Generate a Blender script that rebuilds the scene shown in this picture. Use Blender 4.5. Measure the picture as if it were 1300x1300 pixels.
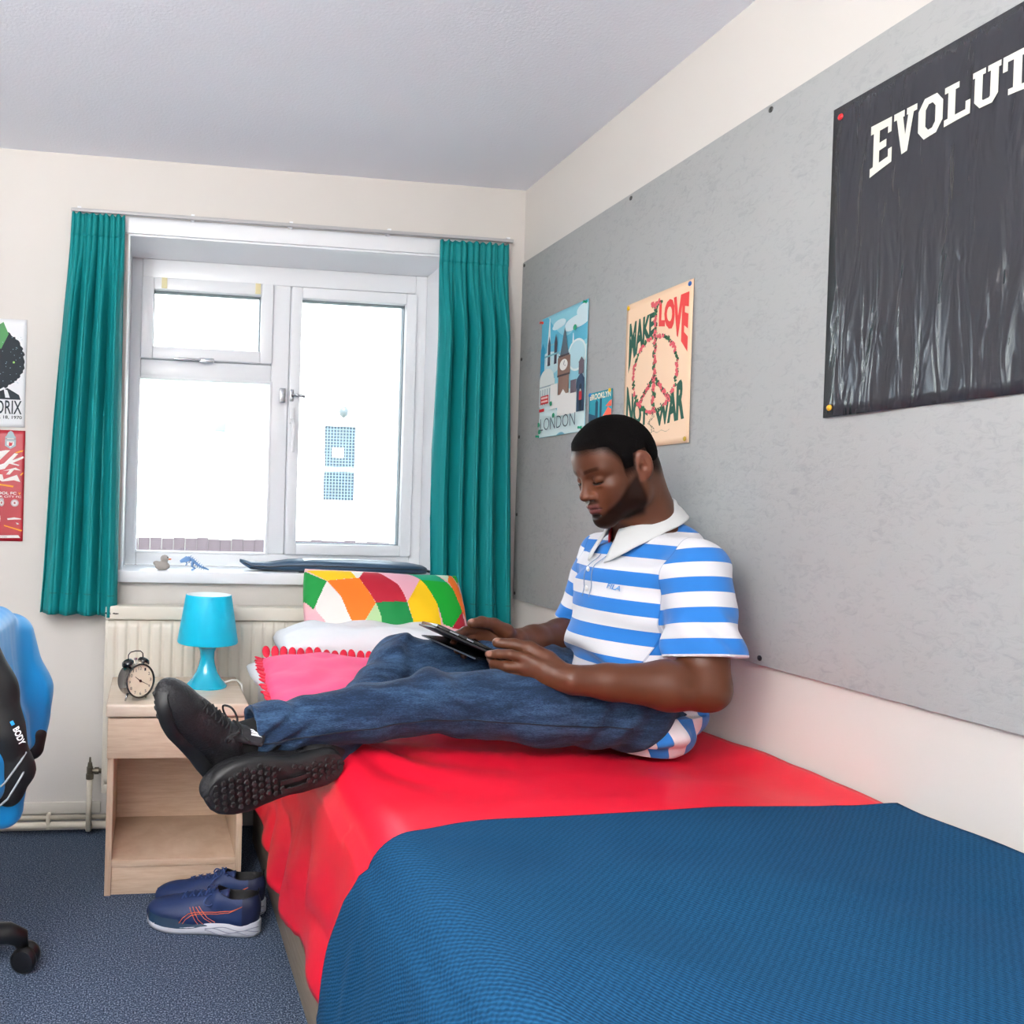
import bpy, bmesh, math, random
import numpy as np
from mathutils import Vector, Matrix, Euler, noise
for o in list(bpy.data.objects): bpy.data.objects.remove(o)
S = bpy.context.scene
COL = S.collection
PI = math.pi
random.seed(7)

# ------------------------------------------------------------------ camera
CAMZ = 1.13
cd = bpy.data.cameras.new('camera')
cam = bpy.data.objects.new('camera', cd); COL.objects.link(cam)
cd.sensor_width = 36.0
cd.lens = 1032.65/1300*36.0
cd.shift_x = 0.25            # the photograph is the right part of a wider frame
cd.clip_start = 0.02
r_ = Vector((0.991405, -0.127888, 0.027572)); d_ = Vector((0.026164, -0.012672, -0.999577)); f_ = Vector((0.128183, 0.991708, -0.009217))
M = Matrix.Identity(4)
for i in range(3):
    M[i][0] = r_[i]; M[i][1] = -d_[i]; M[i][2] = -f_[i]
M[2][3] = CAMZ
cam.matrix_world = M
S.camera = cam

# ------------------------------------------------------------------ light and exposure
S.view_settings.view_transform = 'Standard'
try: S.view_settings.look = 'None'
except Exception: pass
S.view_settings.gamma = 1.0
S.view_settings.use_curve_mapping = False
S.view_settings.exposure = EXPO = 0.04

w = bpy.data.worlds.new('sky'); S.world = w; w.use_nodes = True
nt = w.node_tree
bg = nt.nodes['Background']
bg.inputs[0].default_value = (0.74, 0.87, 1.0, 1); bg.inputs[1].default_value = 7.0

def sun(energy, direction, angle=2.0, color=(1, .97, .92)):
    l = bpy.data.lights.new('sun', 'SUN'); l.energy = energy; l.angle = math.radians(angle); l.color = color
    o = bpy.data.objects.new('sun', l); COL.objects.link(o)
    o.rotation_euler = Vector(direction).to_track_quat('-Z', 'Y').to_euler(); return o
sun(16.0, (0.25, 0.80, -0.75))

YB = 2.828      # inner face of the window wall
XR = 1.3247     # inner face of the right wall
ZC = 2.30       # ceiling
XL, YF = -1.75, -1.55    # walls outside the picture
OX0, OX1, OZ0, OZ1 = -0.100, 1.055, 0.893, 2.044    # window opening
YW = 3.088      # plane of the window frame

# portal: lets the sky's light find the window opening
pl = bpy.data.lights.new('window_portal', 'AREA'); pl.shape = 'RECTANGLE'; pl.size = OX1-OX0; pl.size_y = OZ1-OZ0
pl.cycles.is_portal = True
po = bpy.data.objects.new('window_portal', pl); COL.objects.link(po)
po.location = ((OX0+OX1)/2, 3.2, (OZ0+OZ1)/2); po.rotation_euler = (-PI/2, 0, 0)

# ------------------------------------------------------------------ helpers
def hx(h):
    h = h.lstrip('#'); c = [int(h[i:i+2], 16)/255 for i in (0, 2, 4)]
    return tuple((x/12.92 if x <= .04045 else ((x+.055)/1.055)**2.4) for x in c) + (1,)

MATS = {}
def mat(name, color, rough=.6, metal=0, spec=.5, bump=None, vary=None, sheen=0, coat=0, emit=None, sss=0, coords='Object', trans=0):
    """procedural principled material. bump=(scale, strength, dist); vary=(scale, amount, [stretch])"""
    if name in MATS: return MATS[name]
    m = bpy.data.materials.new(name); m.use_nodes = True
    N = m.node_tree.nodes; L = m.node_tree.links; b = N['Principled BSDF']
    col = hx(color) if isinstance(color, str) else tuple(color)+(1,) if len(color) == 3 else color
    b.inputs['Base Color'].default_value = col
    b.inputs['Roughness'].default_value = rough; b.inputs['Metallic'].default_value = metal
    b.inputs['Specular IOR Level'].default_value = spec
    if sheen: b.inputs['Sheen Weight'].default_value = sheen; b.inputs['Sheen Roughness'].default_value = .4
    if coat: b.inputs['Coat Weight'].default_value = coat; b.inputs['Coat Roughness'].default_value = .08
    if trans: b.inputs['Transmission Weight'].default_value = trans
    if sss:
        b.inputs['Subsurface Weight'].default_value = sss; b.inputs['Subsurface Radius'].default_value = (.01, .004, .002); b.inputs['Subsurface Scale'].default_value = .5
    if emit:
        b.inputs['Emission Color'].default_value = col; b.inputs['Emission Strength'].default_value = emit
    tc = N.new('ShaderNodeTexCoord')
    if vary:
        mp = N.new('ShaderNodeMapping'); L.new(tc.outputs[coords], mp.inputs[0])
        if len(vary) > 2: mp.inputs['Scale'].default_value = vary[2]
        n = N.new('ShaderNodeTexNoise'); n.inputs['Scale'].default_value = vary[0]; n.inputs['Detail'].default_value = 5
        L.new(mp.outputs[0], n.inputs['Vector'])
        mx = N.new('ShaderNodeMix'); mx.data_type = 'RGBA'; mx.blend_type = 'MULTIPLY'
        cr = N.new('ShaderNodeMapRange'); a = vary[1]
        cr.inputs['From Min'].default_value = .3; cr.inputs['From Max'].default_value = .7
        cr.inputs['To Min'].default_value = 1-a; cr.inputs['To Max'].default_value = 1+a*.6
        L.new(n.outputs[0], cr.inputs[0])
        mx.inputs[0].default_value = 1; mx.inputs[6].default_value = col
        L.new(cr.outputs[0], mx.inputs[7]); L.new(mx.outputs[2], b.inputs['Base Color'])
    if bump:
        n2 = N.new('ShaderNodeTexNoise'); n2.inputs['Scale'].default_value = bump[0]; n2.inputs['Detail'].default_value = 4
        L.new(tc.outputs[coords], n2.inputs['Vector'])
        bp = N.new('ShaderNodeBump'); bp.inputs['Strength'].default_value = bump[1]; bp.inputs['Distance'].default_value = bump[2]
        L.new(n2.outputs[0], bp.inputs['Height']); L.new(bp.outputs[0], b.inputs['Normal'])
    MATS[name] = m; return m

class MB:
    """collects geometry in world coordinates; build() links it as one mesh object"""
    def __init__(s): s.v = []; s.f = []; s.mi = []
    def add(s, vs, fs, m=0):
        k = len(s.v); s.v += [tuple(p) for p in vs]; s.f += [tuple(i+k for i in f) for f in fs]; s.mi += [m]*len(fs); return s
    def box(s, x0, x1, y0, y1, z0, z1, T=None, m=0):
        vs = [Vector((x, y, z)) for z in (z0, z1) for y in (y0, y1) for x in (x0, x1)]
        if T is not None: vs = [T @ p for p in vs]
        return s.add(vs, [(0, 2, 3, 1), (4, 5, 7, 6), (0, 1, 5, 4), (2, 6, 7, 3), (0, 4, 6, 2), (1, 3, 7, 5)], m)
    def loft(s, rings, cap=True, closed=True, m=0):
        n = len(rings[0]); vs = [p for r in rings for p in r]; fs = []
        for i in range(len(rings)-1):
            for j in range(n if closed else n-1):
                a = i*n+j; b = i*n+(j+1) % n
                fs.append((a, b, b+n, a+n))
        if cap and closed:
            fs.append(tuple(range(n-1, -1, -1))); k = (len(rings)-1)*n; fs.append(tuple(range(k, k+n)))
        return s.add(vs, fs, m)
    def tube(s, pts, r, n=8, cap=True, m=0, flat=1.0, up=None):
        pts = [Vector(p) for p in pts]; rs = r if isinstance(r, (list, tuple)) else [r]*len(pts)
        rings = []; nrm = None
        for i, p in enumerate(pts):
            t = (pts[min(i+1, len(pts)-1)]-pts[max(i-1, 0)])
            if t.length < 1e-9: t = Vector((0, 0, 1))
            t.normalize()
            if nrm is None:
                a = Vector(up) if up else (Vector((0, 0, 1)) if abs(t.z) < .9 else Vector((1, 0, 0)))
                nrm = (a-t*a.dot(t)).normalized()
            else: nrm = (nrm-t*nrm.dot(t)).normalized()
            b = t.cross(nrm)
            rings.append([p+(nrm*math.cos(q)*flat+b*math.sin(q))*rs[i] for q in [2*PI*k/n for k in range(n)]])
        return s.loft(rings, cap, True, m)
    def lathe(s, prof, c=(0, 0, 0), n=32, T=None, m=0):
        rings = []
        for r, z in prof:
            ring = [Vector((c[0]+r*math.cos(2*PI*k/n), c[1]+r*math.sin(2*PI*k/n), c[2]+z)) for k in range(n)]
            if T is not None: ring = [T @ p for p in ring]
            rings.append(ring)
        return s.loft(rings, True, True, m)
    def prism(s, poly, O, U, V, d, m=0):
        """polygon (u,v) on the plane O,U,V, extruded by the vector d"""
        O = Vector(O); U = Vector(U); V = Vector(V); d = Vector(d); n = len(poly)
        a = [O+U*u+V*v for u, v in poly]; vs = a+[p+d for p in a]
        fs = [tuple(range(n-1, -1, -1)), tuple(range(n, 2*n))]+[(i, (i+1) % n, (i+1) % n+n, i+n) for i in range(n)]
        return s.add(vs, fs, m)
    def grid(s, fn, nu, nv, m=0, closed_u=False):
        vs = [fn(i/(nu-1) if not closed_u else i/nu, j/(nv-1)) for j in range(nv) for i in range(nu)]; fs = []
        for j in range(nv-1):
            for i in range(nu if closed_u else nu-1):
                a = j*nu+i; b = j*nu+(i+1) % nu; fs.append((a, b, b+nu, a+nu))
        return s.add(vs, fs, m)
    def ell(s, c, r, n=16, T=None, m=0):
        rings = []
        for i in range(1, n//2):
            t = PI*i/(n//2); ring = [Vector((c[0]+r[0]*math.sin(t)*math.cos(2*PI*k/n), c[1]+r[1]*math.sin(t)*math.sin(2*PI*k/n), c[2]-r[2]*math.cos(t))) for k in range(n)]
            if T is not None: ring = [T @ p for p in ring]
            rings.append(ring)
        return s.loft(rings, True, True, m)
    def build(s, name, material, parent=None, smooth=False, bevel=0, seg=2, solid=0, sub=0, label=None, weld=False):
        me = bpy.data.meshes.new(name); me.from_pydata([tuple(p) for p in s.v], [], s.f)
        mats = material if isinstance(material, (list, tuple)) else [material]
        for q in mats: me.materials.append(q)
        if any(s.mi): me.polygons.foreach_set('material_index', s.mi)
        bm = bmesh.new(); bm.from_mesh(me)
        if weld: bmesh.ops.remove_doubles(bm, verts=bm.verts, dist=1e-5)
        bmesh.ops.recalc_face_normals(bm, faces=bm.faces)
        if bevel:
            es = [e for e in bm.edges if len(e.link_faces) == 2 and e.calc_face_angle(0) > .5]
            bmesh.ops.bevel(bm, geom=es, offset=bevel, segments=seg, affect='EDGES', profile=.5)
        bm.to_mesh(me); bm.free()
        if smooth: me.polygons.foreach_set('use_smooth', [True]*len(me.polygons))
        if bevel and not smooth:
            me.polygons.foreach_set('use_smooth', [True]*len(me.polygons))
            try: me.set_sharp_from_angle(angle=math.radians(40))
            except Exception: pass
        elif smooth == 'auto':
            try: me.set_sharp_from_angle(angle=math.radians(45))
            except Exception: pass
        o = bpy.data.objects.new(name, me); COL.objects.link(o)
        if solid:
            md = o.modifiers.new('thickness', 'SOLIDIFY'); md.thickness = solid; md.offset = 0
        if sub:
            md = o.modifiers.new('smooth', 'SUBSURF'); md.levels = sub; md.render_levels = sub
        if parent is not None: adopt(o, parent)
        if label: o['label'] = label
        return o

def adopt(o, parent):
    o.parent = parent
    o.matrix_parent_inverse = parent.matrix_basis.inverted() if parent.type == 'EMPTY' else Matrix.Identity(4)
def thing(name, label, cat, loc=(0, 0, 0), group=None):
    o = bpy.data.objects.new(name, None); COL.objects.link(o); o.location = loc; o.empty_display_size = .05
    o.matrix_basis = Matrix.Translation(loc)
    return tag(o, label, cat, group)
def tag(o, label, cat, group=None):
    o['label'] = label; o['category'] = cat
    if group: o['group'] = group
    return o
def struct(o): o['kind'] = 'structure'; return o
def frame(mb, x0, x1, y0, y1, z0, z1, l, r=None, b=None, t=None):
    """butt-jointed rectangular frame"""
    r = l if r is None else r; b = l if b is None else b; t = l if t is None else t
    mb.box(x0, x0+l, y0, y1, z0, z1); mb.box(x1-r, x1, y0, y1, z0, z1); mb.box(x0+l, x1-r, y0, y1, z0, z0+b); mb.box(x0+l, x1-r, y0, y1, z1-t, z1); return mb
def B(*a, **k): return MB().box(*a, **k)

# font outline -> list of triangles in the plane, via Blender's own font
def text_mesh(txt, size=1.0, bold=0.0, spacing=1.0, shear=0.0):
    cu = bpy.data.curves.new('txt', 'FONT'); cu.body = txt; cu.size = size; cu.offset = bold; cu.space_character = spacing; cu.shear = shear
    cu.resolution_u = 3
    o = bpy.data.objects.new('txt', cu); COL.objects.link(o)
    dg = bpy.context.evaluated_depsgraph_get(); me = bpy.data.meshes.new_from_object(o.evaluated_get(dg))
    vs = [(v.co.x, v.co.y) for v in me.vertices]; fs = [tuple(p.vertices) for p in me.polygons]
    bpy.data.objects.remove(o); bpy.data.curves.remove(cu); bpy.data.meshes.remove(me)
    xs = [a for a, b in vs]; ys = [b for a, b in vs]; x0, x1, y0, y1 = min(xs), max(xs), min(ys), max(ys)
    return [((a-x0)/(x1-x0), (b-y0)/(y1-y0)) for a, b in vs], fs, (x1-x0)/(y1-y0)
def put_text(mb, txt, O, U, V, warp=None, m=0, **k):
    """text filling the unit square of O,U,V; warp(u,v)->(u,v)"""
    vs, fs, asp = text_mesh(txt, **k)
    if warp: vs = [warp(u, v) for u, v in vs]
    O = Vector(O); U = Vector(U); V = Vector(V)
    mb.add([O+U*u+V*v for u, v in vs], fs, m); return asp
# ------------------------------------------------------------------ implicit surfaces -> one continuous mesh
class SDF:
    def __init__(s, lo, hi, h):
        s.lo = np.array(lo, np.float32); s.h = h
        s.n = np.ceil((np.array(hi)-np.array(lo))/h).astype(int)+1
        s.a = np.full(s.n, .05, np.float32)
    def region(s, lo, hi):
        i0 = np.clip(np.floor((np.array(lo)-s.lo)/s.h).astype(int), 0, s.n); i1 = np.clip(np.ceil((np.array(hi)-s.lo)/s.h).astype(int)+1, 0, s.n)
        if (i1 <= i0).any(): return None, None
        ax = [s.lo[k]+s.h*np.arange(i0[k], i1[k], dtype=np.float32) for k in range(3)]
        return tuple(slice(i0[k], i1[k]) for k in range(3)), (ax[0][:, None, None], ax[1][None, :, None], ax[2][None, None, :])
    def op(s, d, sl, k, mode):
        a = s.a[sl]
        if mode == 'add':
            if k > 0:
                q = np.maximum(k-np.abs(a-d), 0)/k; s.a[sl] = np.minimum(a, d)-q*q*k*.25
            else: s.a[sl] = np.minimum(a, d)
        else:
            d = -d
            if k > 0:
                q = np.maximum(k-np.abs(a-d), 0)/k; s.a[sl] = np.maximum(a, d)+q*q*k*.25
            else: s.a[sl] = np.maximum(a, d)
    def cone(s, a, b, ra, rb, k=.01, mode='add', flat=None):
        """round cone from a to b; flat=(axis vector, factor) squeezes the section along that axis"""
        a = np.array(a, np.float32); b = np.array(b, np.float32); R = max(ra, rb)+k+.012
        sl, g = s.region(np.minimum(a, b)-R, np.maximum(a, b)+R)
        if sl is None: return s
        ba = b-a; l2 = float(ba@ba)+1e-12
        px, py, pz = g[0]-a[0], g[1]-a[1], g[2]-a[2]
        t = np.clip((px*ba[0]+py*ba[1]+pz*ba[2])/l2, 0, 1)
        qx, qy, qz = px-t*ba[0], py-t*ba[1], pz-t*ba[2]
        if flat is not None:
            ax, fac = np.array(flat[0], np.float32), flat[1]; ax = ax/np.linalg.norm(ax)
            d_ = qx*ax[0]+qy*ax[1]+qz*ax[2]; e = 1/fac-1
            d = np.sqrt((qx+e*d_*ax[0])**2+(qy+e*d_*ax[1])**2+(qz+e*d_*ax[2])**2)-(ra+(rb-ra)*t)
            if fac < 1: d = d*fac
        else: d = np.sqrt(qx*qx+qy*qy+qz*qz)-(ra+(rb-ra)*t)
        s.op(d, sl, k, mode); return s
    def chain(s, pts, rs, k=.01, mode='add', flat=None):
        for i in range(len(pts)-1): s.cone(pts[i], pts[i+1], rs[i], rs[i+1], k, mode, flat)
        return s
    def ell(s, c, r, k=.01, R=None, mode='add'):
        c = np.array(c, np.float32); r = np.array(r, np.float32)
        m = np.eye(3, dtype=np.float32) if R is None else np.array(R, np.float32)     # columns: local axes in world
        ext = np.sqrt(((m*r)**2).sum(1))+k+.012
        sl, g = s.region(c-ext, c+ext)
        if sl is None: return s
        p = [g[0]-c[0], g[1]-c[1], g[2]-c[2]]
        q = [(p[0]*m[0, i]+p[1]*m[1, i]+p[2]*m[2, i]) for i in range(3)]
        k0 = np.sqrt(sum((q[i]/r[i])**2 for i in range(3))); k1 = np.sqrt(sum((q[i]/r[i]**2)**2 for i in range(3)))+1e-6
        s.op((k0*(k0-1)/k1).astype(np.float32), sl, k, mode); return s
    def plane_cut(s, n, d0, lo=None, hi=None, k=0):
        """remove the side where n.p > d0"""
        n = np.array(n, np.float32); n = n/np.linalg.norm(n)
        sl, g = s.region(lo if lo is not None else s.lo, hi if hi is not None else s.lo+s.h*s.n)
        d = d0-(g[0]*n[0]+g[1]*n[1]+g[2]*n[2]); s.op(d.astype(np.float32), sl, k, 'sub'); return s
    def field(s, fn, lo=None, hi=None):
        """add fn(x,y,z) to the field"""
        sl, g = s.region(lo if lo is not None else s.lo, hi if hi is not None else s.lo+s.h*s.n)
        s.a[sl] = s.a[sl]+fn(*g).astype(np.float32); return s
    def mesh(s):
        a = s.a; h = s.h; neg = a < 0
        n = a.shape
        cnt = np.zeros(tuple(k-1 for k in n), np.int8)
        for dx in (0, 1):
            for dy in (0, 1):
                for dz in (0, 1): cnt += neg[dx:n[0]-1+dx, dy:n[1]-1+dy, dz:n[2]-1+dz]
        act = (cnt > 0) & (cnt < 8)
        idx = np.argwhere(act)
        vid = np.full(act.shape, -1, np.int32); vid[act] = np.arange(len(idx))
        acc = np.zeros((len(idx), 3), np.float64); num = np.zeros(len(idx))
        corners = [(0, 0, 0), (1, 0, 0), (0, 1, 0), (1, 1, 0), (0, 0, 1), (1, 0, 1), (0, 1, 1), (1, 1, 1)]
        edges = [(0, 1), (2, 3), (4, 5), (6, 7), (0, 2), (1, 3), (4, 6), (5, 7), (0, 4), (1, 5), (2, 6), (3, 7)]
        val = [a[idx[:, 0]+c[0], idx[:, 1]+c[1], idx[:, 2]+c[2]].astype(np.float64) for c in corners]
        for i, j in edges:
            m = (val[i] < 0) != (val[j] < 0)
            t = val[i][m]/(val[i][m]-val[j][m])
            acc[m] += np.array(corners[i])+t[:, None]*(np.array(corners[j])-np.array(corners[i])); num[m] += 1
        V = s.lo+h*(idx+acc/num[:, None])
        F = []
        for ax in range(3):
            b, c = (ax+1) % 3, (ax+2) % 3
            sl0 = [slice(None)]*3; sl1 = [slice(None)]*3; sl0[ax] = slice(0, n[ax]-1); sl1[ax] = slice(1, n[ax])
            cr = neg[tuple(sl0)] != neg[tuple(sl1)]
            e = np.argwhere(cr); e = e[(e[:, b] > 0) & (e[:, c] > 0) & (e[:, b] < n[b]-1) & (e[:, c] < n[c]-1)]
            if not len(e): continue
            def at(db, dc):
                q = e.copy(); q[:, b] -= db; q[:, c] -= dc; return vid[q[:, 0], q[:, 1], q[:, 2]]
            quad = np.stack([at(1, 1), at(0, 1), at(0, 0), at(1, 0)], 1)
            fl = neg[e[:, 0], e[:, 1], e[:, 2]]
            quad[~fl] = quad[~fl][:, ::-1]
            F.append(quad)
        return V, np.concatenate(F)
def relax(V, F, it=2, lam=.5):
    n = len(V); e = np.concatenate([F[:, [0, 1]], F[:, [1, 2]], F[:, [2, 3]], F[:, [3, 0]]]); e = np.concatenate([e, e[:, ::-1]])
    deg = np.bincount(e[:, 0], minlength=n).astype(float)[:, None]
    for _ in range(it):
        for l in (lam, -lam*1.03):
            sm = np.stack([np.bincount(e[:, 0], weights=V[e[:, 1], k], minlength=n) for k in range(3)], 1)/np.maximum(deg, 1)
            V = V+l*(sm-V)
    return V
def sdf_obj(name, V, F, material, parent=None, attrs=None, T=None, label=None):
    if T is not None:
        T = np.array(T); V = V @ T[:3, :3].T+T[:3, 3]
        if np.linalg.det(T[:3, :3]) < 0: F = F[:, ::-1]
    me = bpy.data.meshes.new(name)
    me.vertices.add(len(V)); me.vertices.foreach_set('co', V.astype(np.float32).ravel())
    me.loops.add(4*len(F)); me.loops.foreach_set('vertex_index', F.astype(np.int32).ravel())
    me.polygons.add(len(F)); me.polygons.foreach_set('loop_start', np.arange(0, 4*len(F), 4, dtype=np.int32)); me.polygons.foreach_set('loop_total', np.full(len(F), 4, np.int32))
    me.update(calc_edges=True); me.validate()
    me.polygons.foreach_set('use_smooth', [True]*len(me.polygons))
    for q in (material if isinstance(material, (list, tuple)) else [material]): me.materials.append(q)
    for k, v in (attrs or {}).items():
        if v.ndim == 1:
            at = me.attributes.new(k, 'FLOAT', 'POINT'); at.data.foreach_set('value', v.astype(np.float32))
        else:
            at = me.attributes.new(k, 'FLOAT_COLOR', 'POINT'); at.data.foreach_set('color', np.concatenate([v, np.ones((len(v), 1))], 1).astype(np.float32).ravel())
    o = bpy.data.objects.new(name, me); COL.objects.link(o)
    if parent is not None: adopt(o, parent)
    if label: o['label'] = label
    return o
def spline(pts, n=6):
    """Catmull-Rom through the points"""
    P = [Vector(p) for p in pts]; P = [P[0]*2-P[1]]+P+[P[-1]*2-P[-2]]; out = []
    for i in range(1, len(P)-2):
        for k in range(n):
            t = k/n; a, b, c, d = P[i-1], P[i], P[i+1], P[i+2]
            out.append(.5*((2*b)+(c-a)*t+(2*a-5*b+4*c-d)*t*t+(3*b-a-3*c+d)*t**3))
    return out+[P[-2]]
def smooth01(x, a, b):
    t = np.clip((x-a)/(b-a), 0, 1); return t*t*(3-2*t)
# ------------------------------------------------------------------ materials of the setting
def carpet_mat():
    m = bpy.data.materials.new('carpet'); m.use_nodes = True; N = m.node_tree.nodes; L = m.node_tree.links; b = N['Principled BSDF']
    tc = N.new('ShaderNodeTexCoord')
    n = N.new('ShaderNodeTexNoise'); n.inputs['Scale'].default_value = 260; n.inputs['Detail'].default_value = 3; L.new(tc.outputs['Object'], n.inputs['Vector'])
    cr = N.new('ShaderNodeValToRGB'); cr.color_ramp.elements[0].position = .33; cr.color_ramp.elements[0].color = hx('#1d2634'); cr.color_ramp.elements[1].position = .72; cr.color_ramp.elements[1].color = hx('#93a0b2')
    e = cr.color_ramp.elements.new(.52); e.color = hx('#44536a')
    L.new(n.outputs[0], cr.inputs[0]); L.new(cr.outputs[0], b.inputs['Base Color'])
    bp = N.new('ShaderNodeBump'); bp.inputs['Strength'].default_value = .5; bp.inputs['Distance'].default_value = .004; L.new(n.outputs[0], bp.inputs['Height']); L.new(bp.outputs[0], b.inputs['Normal'])
    b.inputs['Roughness'].default_value = .95; b.inputs['Specular IOR Level'].default_value = .15
    return m
def board_mat():
    m = bpy.data.materials.new('felt_board'); m.use_nodes = True; N = m.node_tree.nodes; L = m.node_tree.links; b = N['Principled BSDF']
    tc = N.new('ShaderNodeTexCoord'); mp = N.new('ShaderNodeMapping'); mp.inputs['Scale'].default_value = (1, .6, 1); L.new(tc.outputs['Object'], mp.inputs[0])
    n = N.new('ShaderNodeTexNoise'); n.inputs['Scale'].default_value = 75; n.inputs['Detail'].default_value = 6; n.inputs['Roughness'].default_value = .7; n.inputs['Distortion'].default_value = .8; L.new(mp.outputs[0], n.inputs['Vector'])
    n2 = N.new('ShaderNodeTexNoise'); n2.inputs['Scale'].default_value = 9; n2.inputs['Detail'].default_value = 3; L.new(tc.outputs['Object'], n2.inputs['Vector'])
    ad = N.new('ShaderNodeMath'); ad.operation = 'MULTIPLY_ADD'; L.new(n2.outputs[0], ad.inputs[0]); ad.inputs[1].default_value = .25; L.new(n.outputs[0], ad.inputs[2])
    cr = N.new('ShaderNodeValToRGB'); cr.color_ramp.elements[0].position = .38; cr.color_ramp.elements[0].color = hx('#9c9ea0'); cr.color_ramp.elements[1].position = .62; cr.color_ramp.elements[1].color = hx('#abadad')
    L.new(ad.outputs[0], cr.inputs[0]); L.new(cr.outputs[0], b.inputs['Base Color'])
    bp = N.new('ShaderNodeBump'); bp.inputs['Strength'].default_value = .35; bp.inputs['Distance'].default_value = .002; L.new(n.outputs[0], bp.inputs['Height']); L.new(bp.outputs[0], b.inputs['Normal'])
    b.inputs['Roughness'].default_value = .9; b.inputs['Specular IOR Level'].default_value = .2
    return m
def wood_mat(name, c1, c2, axis=(1, 1, 1), scale=14, rough=.45):
    m = bpy.data.materials.new(name); m.use_nodes = True; N = m.node_tree.nodes; L = m.node_tree.links; b = N['Principled BSDF']
    tc = N.new('ShaderNodeTexCoord'); mp = N.new('ShaderNodeMapping'); mp.inputs['Scale'].default_value = axis; L.new(tc.outputs['Object'], mp.inputs[0])
    n = N.new('ShaderNodeTexNoise'); n.inputs['Scale'].default_value = scale; n.inputs['Detail'].default_value = 6; n.inputs['Roughness'].default_value = .62; n.inputs['Distortion'].default_value = .4; L.new(mp.outputs[0], n.inputs['Vector'])
    cr = N.new('ShaderNodeValToRGB'); cr.color_ramp.elements[0].position = .32; cr.color_ramp.elements[0].color = hx(c1); cr.color_ramp.elements[1].position = .68; cr.color_ramp.elements[1].color = hx(c2)
    L.new(n.outputs[0], cr.inputs[0]); L.new(cr.outputs[0], b.inputs['Base Color']); b.inputs['Roughness'].default_value = rough
    return m
M_wall = mat('wall_paint', '#d7d3ce', .75, bump=(260, .08, .002), vary=(1.6, .03))
M_ceil = mat('ceiling_paint', '#edf0f8', .85, bump=(120, .35, .003))
M_trim = mat('trim_gloss', '#dcd8cf', .4, vary=(5, .05))
M_upvc = mat('upvc', '#f3f6fa', .3, spec=.5)
M_carpet = carpet_mat(); M_board = board_mat()
M_oak = wood_mat('pale_oak', '#c9ad93', '#dbc5ae', (2.2, 2.2, 26), 5)
M_oakv = wood_mat('pale_oak_upright', '#c9ad93', '#dbc5ae', (26, 26, 2.2), 5)
M_oakb = wood_mat('bed_laminate', '#75695b', '#8d8171', (26, 2, 26), 4, .5)

# ------------------------------------------------------------------ room shell
struct(B(XL-.1, XR+.1, YF-.1, YB+.36, -.1, 0).build('floor', M_carpet))
struct(B(XL-.1, XR+.1, YF-.1, YB+.36, ZC, ZC+.1).build('ceiling', M_ceil))
struct(B(XR, XR+.12, YF-.1, YB+.36, 0, ZC).build('wall_right', M_wall))
struct(B(XL-.12, XL, YF-.1, YB+.36, 0, ZC).build('wall_left', M_wall))
struct(B(XL, XR, YF-.12, YF, 0, ZC).build('wall_rear', M_wall))
wb = MB()
wb.box(XL, OX0, YB, YB+.34, 0, ZC); wb.box(OX1, XR, YB, YB+.34, 0, ZC)
wb.box(OX0, OX1, YB, YB+.34, 0, OZ0-.04); wb.box(OX0, OX1, YB, YB+.34, OZ1, ZC)
struct(wb.build('wall_window', M_wall, weld=True))
# skirting (a thin painted rail above the heating pipes)
sk = struct(B(XL, -.145, YB-.012, YB+.001, .06, .098).build('baseboard_window', M_trim, bevel=.002))
# white lintel board between the rail and the window head
struct(B(OX0-.03, OX1+.03, YB-.012, YB+.002, OZ1, 2.098).build('trim_1', M_upvc, bevel=.002))
# plastic-lined reveal
rv = MB(); rv.box(OX0, OX0+.006, YB-.001, YB+.3, OZ0, OZ1-.006); rv.box(OX1-.006, OX1, YB-.001, YB+.3, OZ0, OZ1-.006); rv.box(OX0, OX1, YB-.001, YB+.3, OZ1-.006, OZ1)
struct(rv.build('trim_2', M_upvc))
# sill board
struct(B(OX0-.008, OX1+.02, YB-.032, YW-.02, OZ0-.04, OZ0).build('trim_3', mat('sill_white', '#e9edf2', .35), bevel=.004))

# ------------------------------------------------------------------ window
win = bpy.data.objects.new('window_1', None); COL.objects.link(win); struct(win)
win['label'] = 'white plastic window with a top vent, a fixed pane and a side casement'
fr = MB(); y0, y1 = YW-.01, YW+.06
zb, zt = OZ0, OZ1-.006; xa, xb = OX0+.006, OX1-.006
frame(fr, xa, xb, y0, y1, zb, zt, .042, .046, .05, .07)
fr.box(.441, .508, y0, y1, zb+.05, zt-.07)             # mullion
fr.box(xa+.042, .441, y0, y1, 1.595, 1.662)            # transom
fr.build('window_frame', M_upvc, win, bevel=.004)
def sash(x0, x1, z0, z1, w, name, yy=YW-.03):
    m = frame(MB(), x0, x1, yy, YW+.05, z0, z1, w)
    s = m.build(name, M_upvc, win, bevel=.005)
    g = frame(MB(), x0+w-.006, x1-w+.006, YW-.004, YW+.03, z0+w-.006, z1-w+.006, .009)
    gs = g.build('gasket', mat('gasket', '#6d7780', .6), s)
    return s
sv = sash(-.054, .44, 1.665, 1.966, .045, 'vent_sash')
sc = sash(.510, 1.004, .943, 1.962, .042, 'casement_sash')
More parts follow.
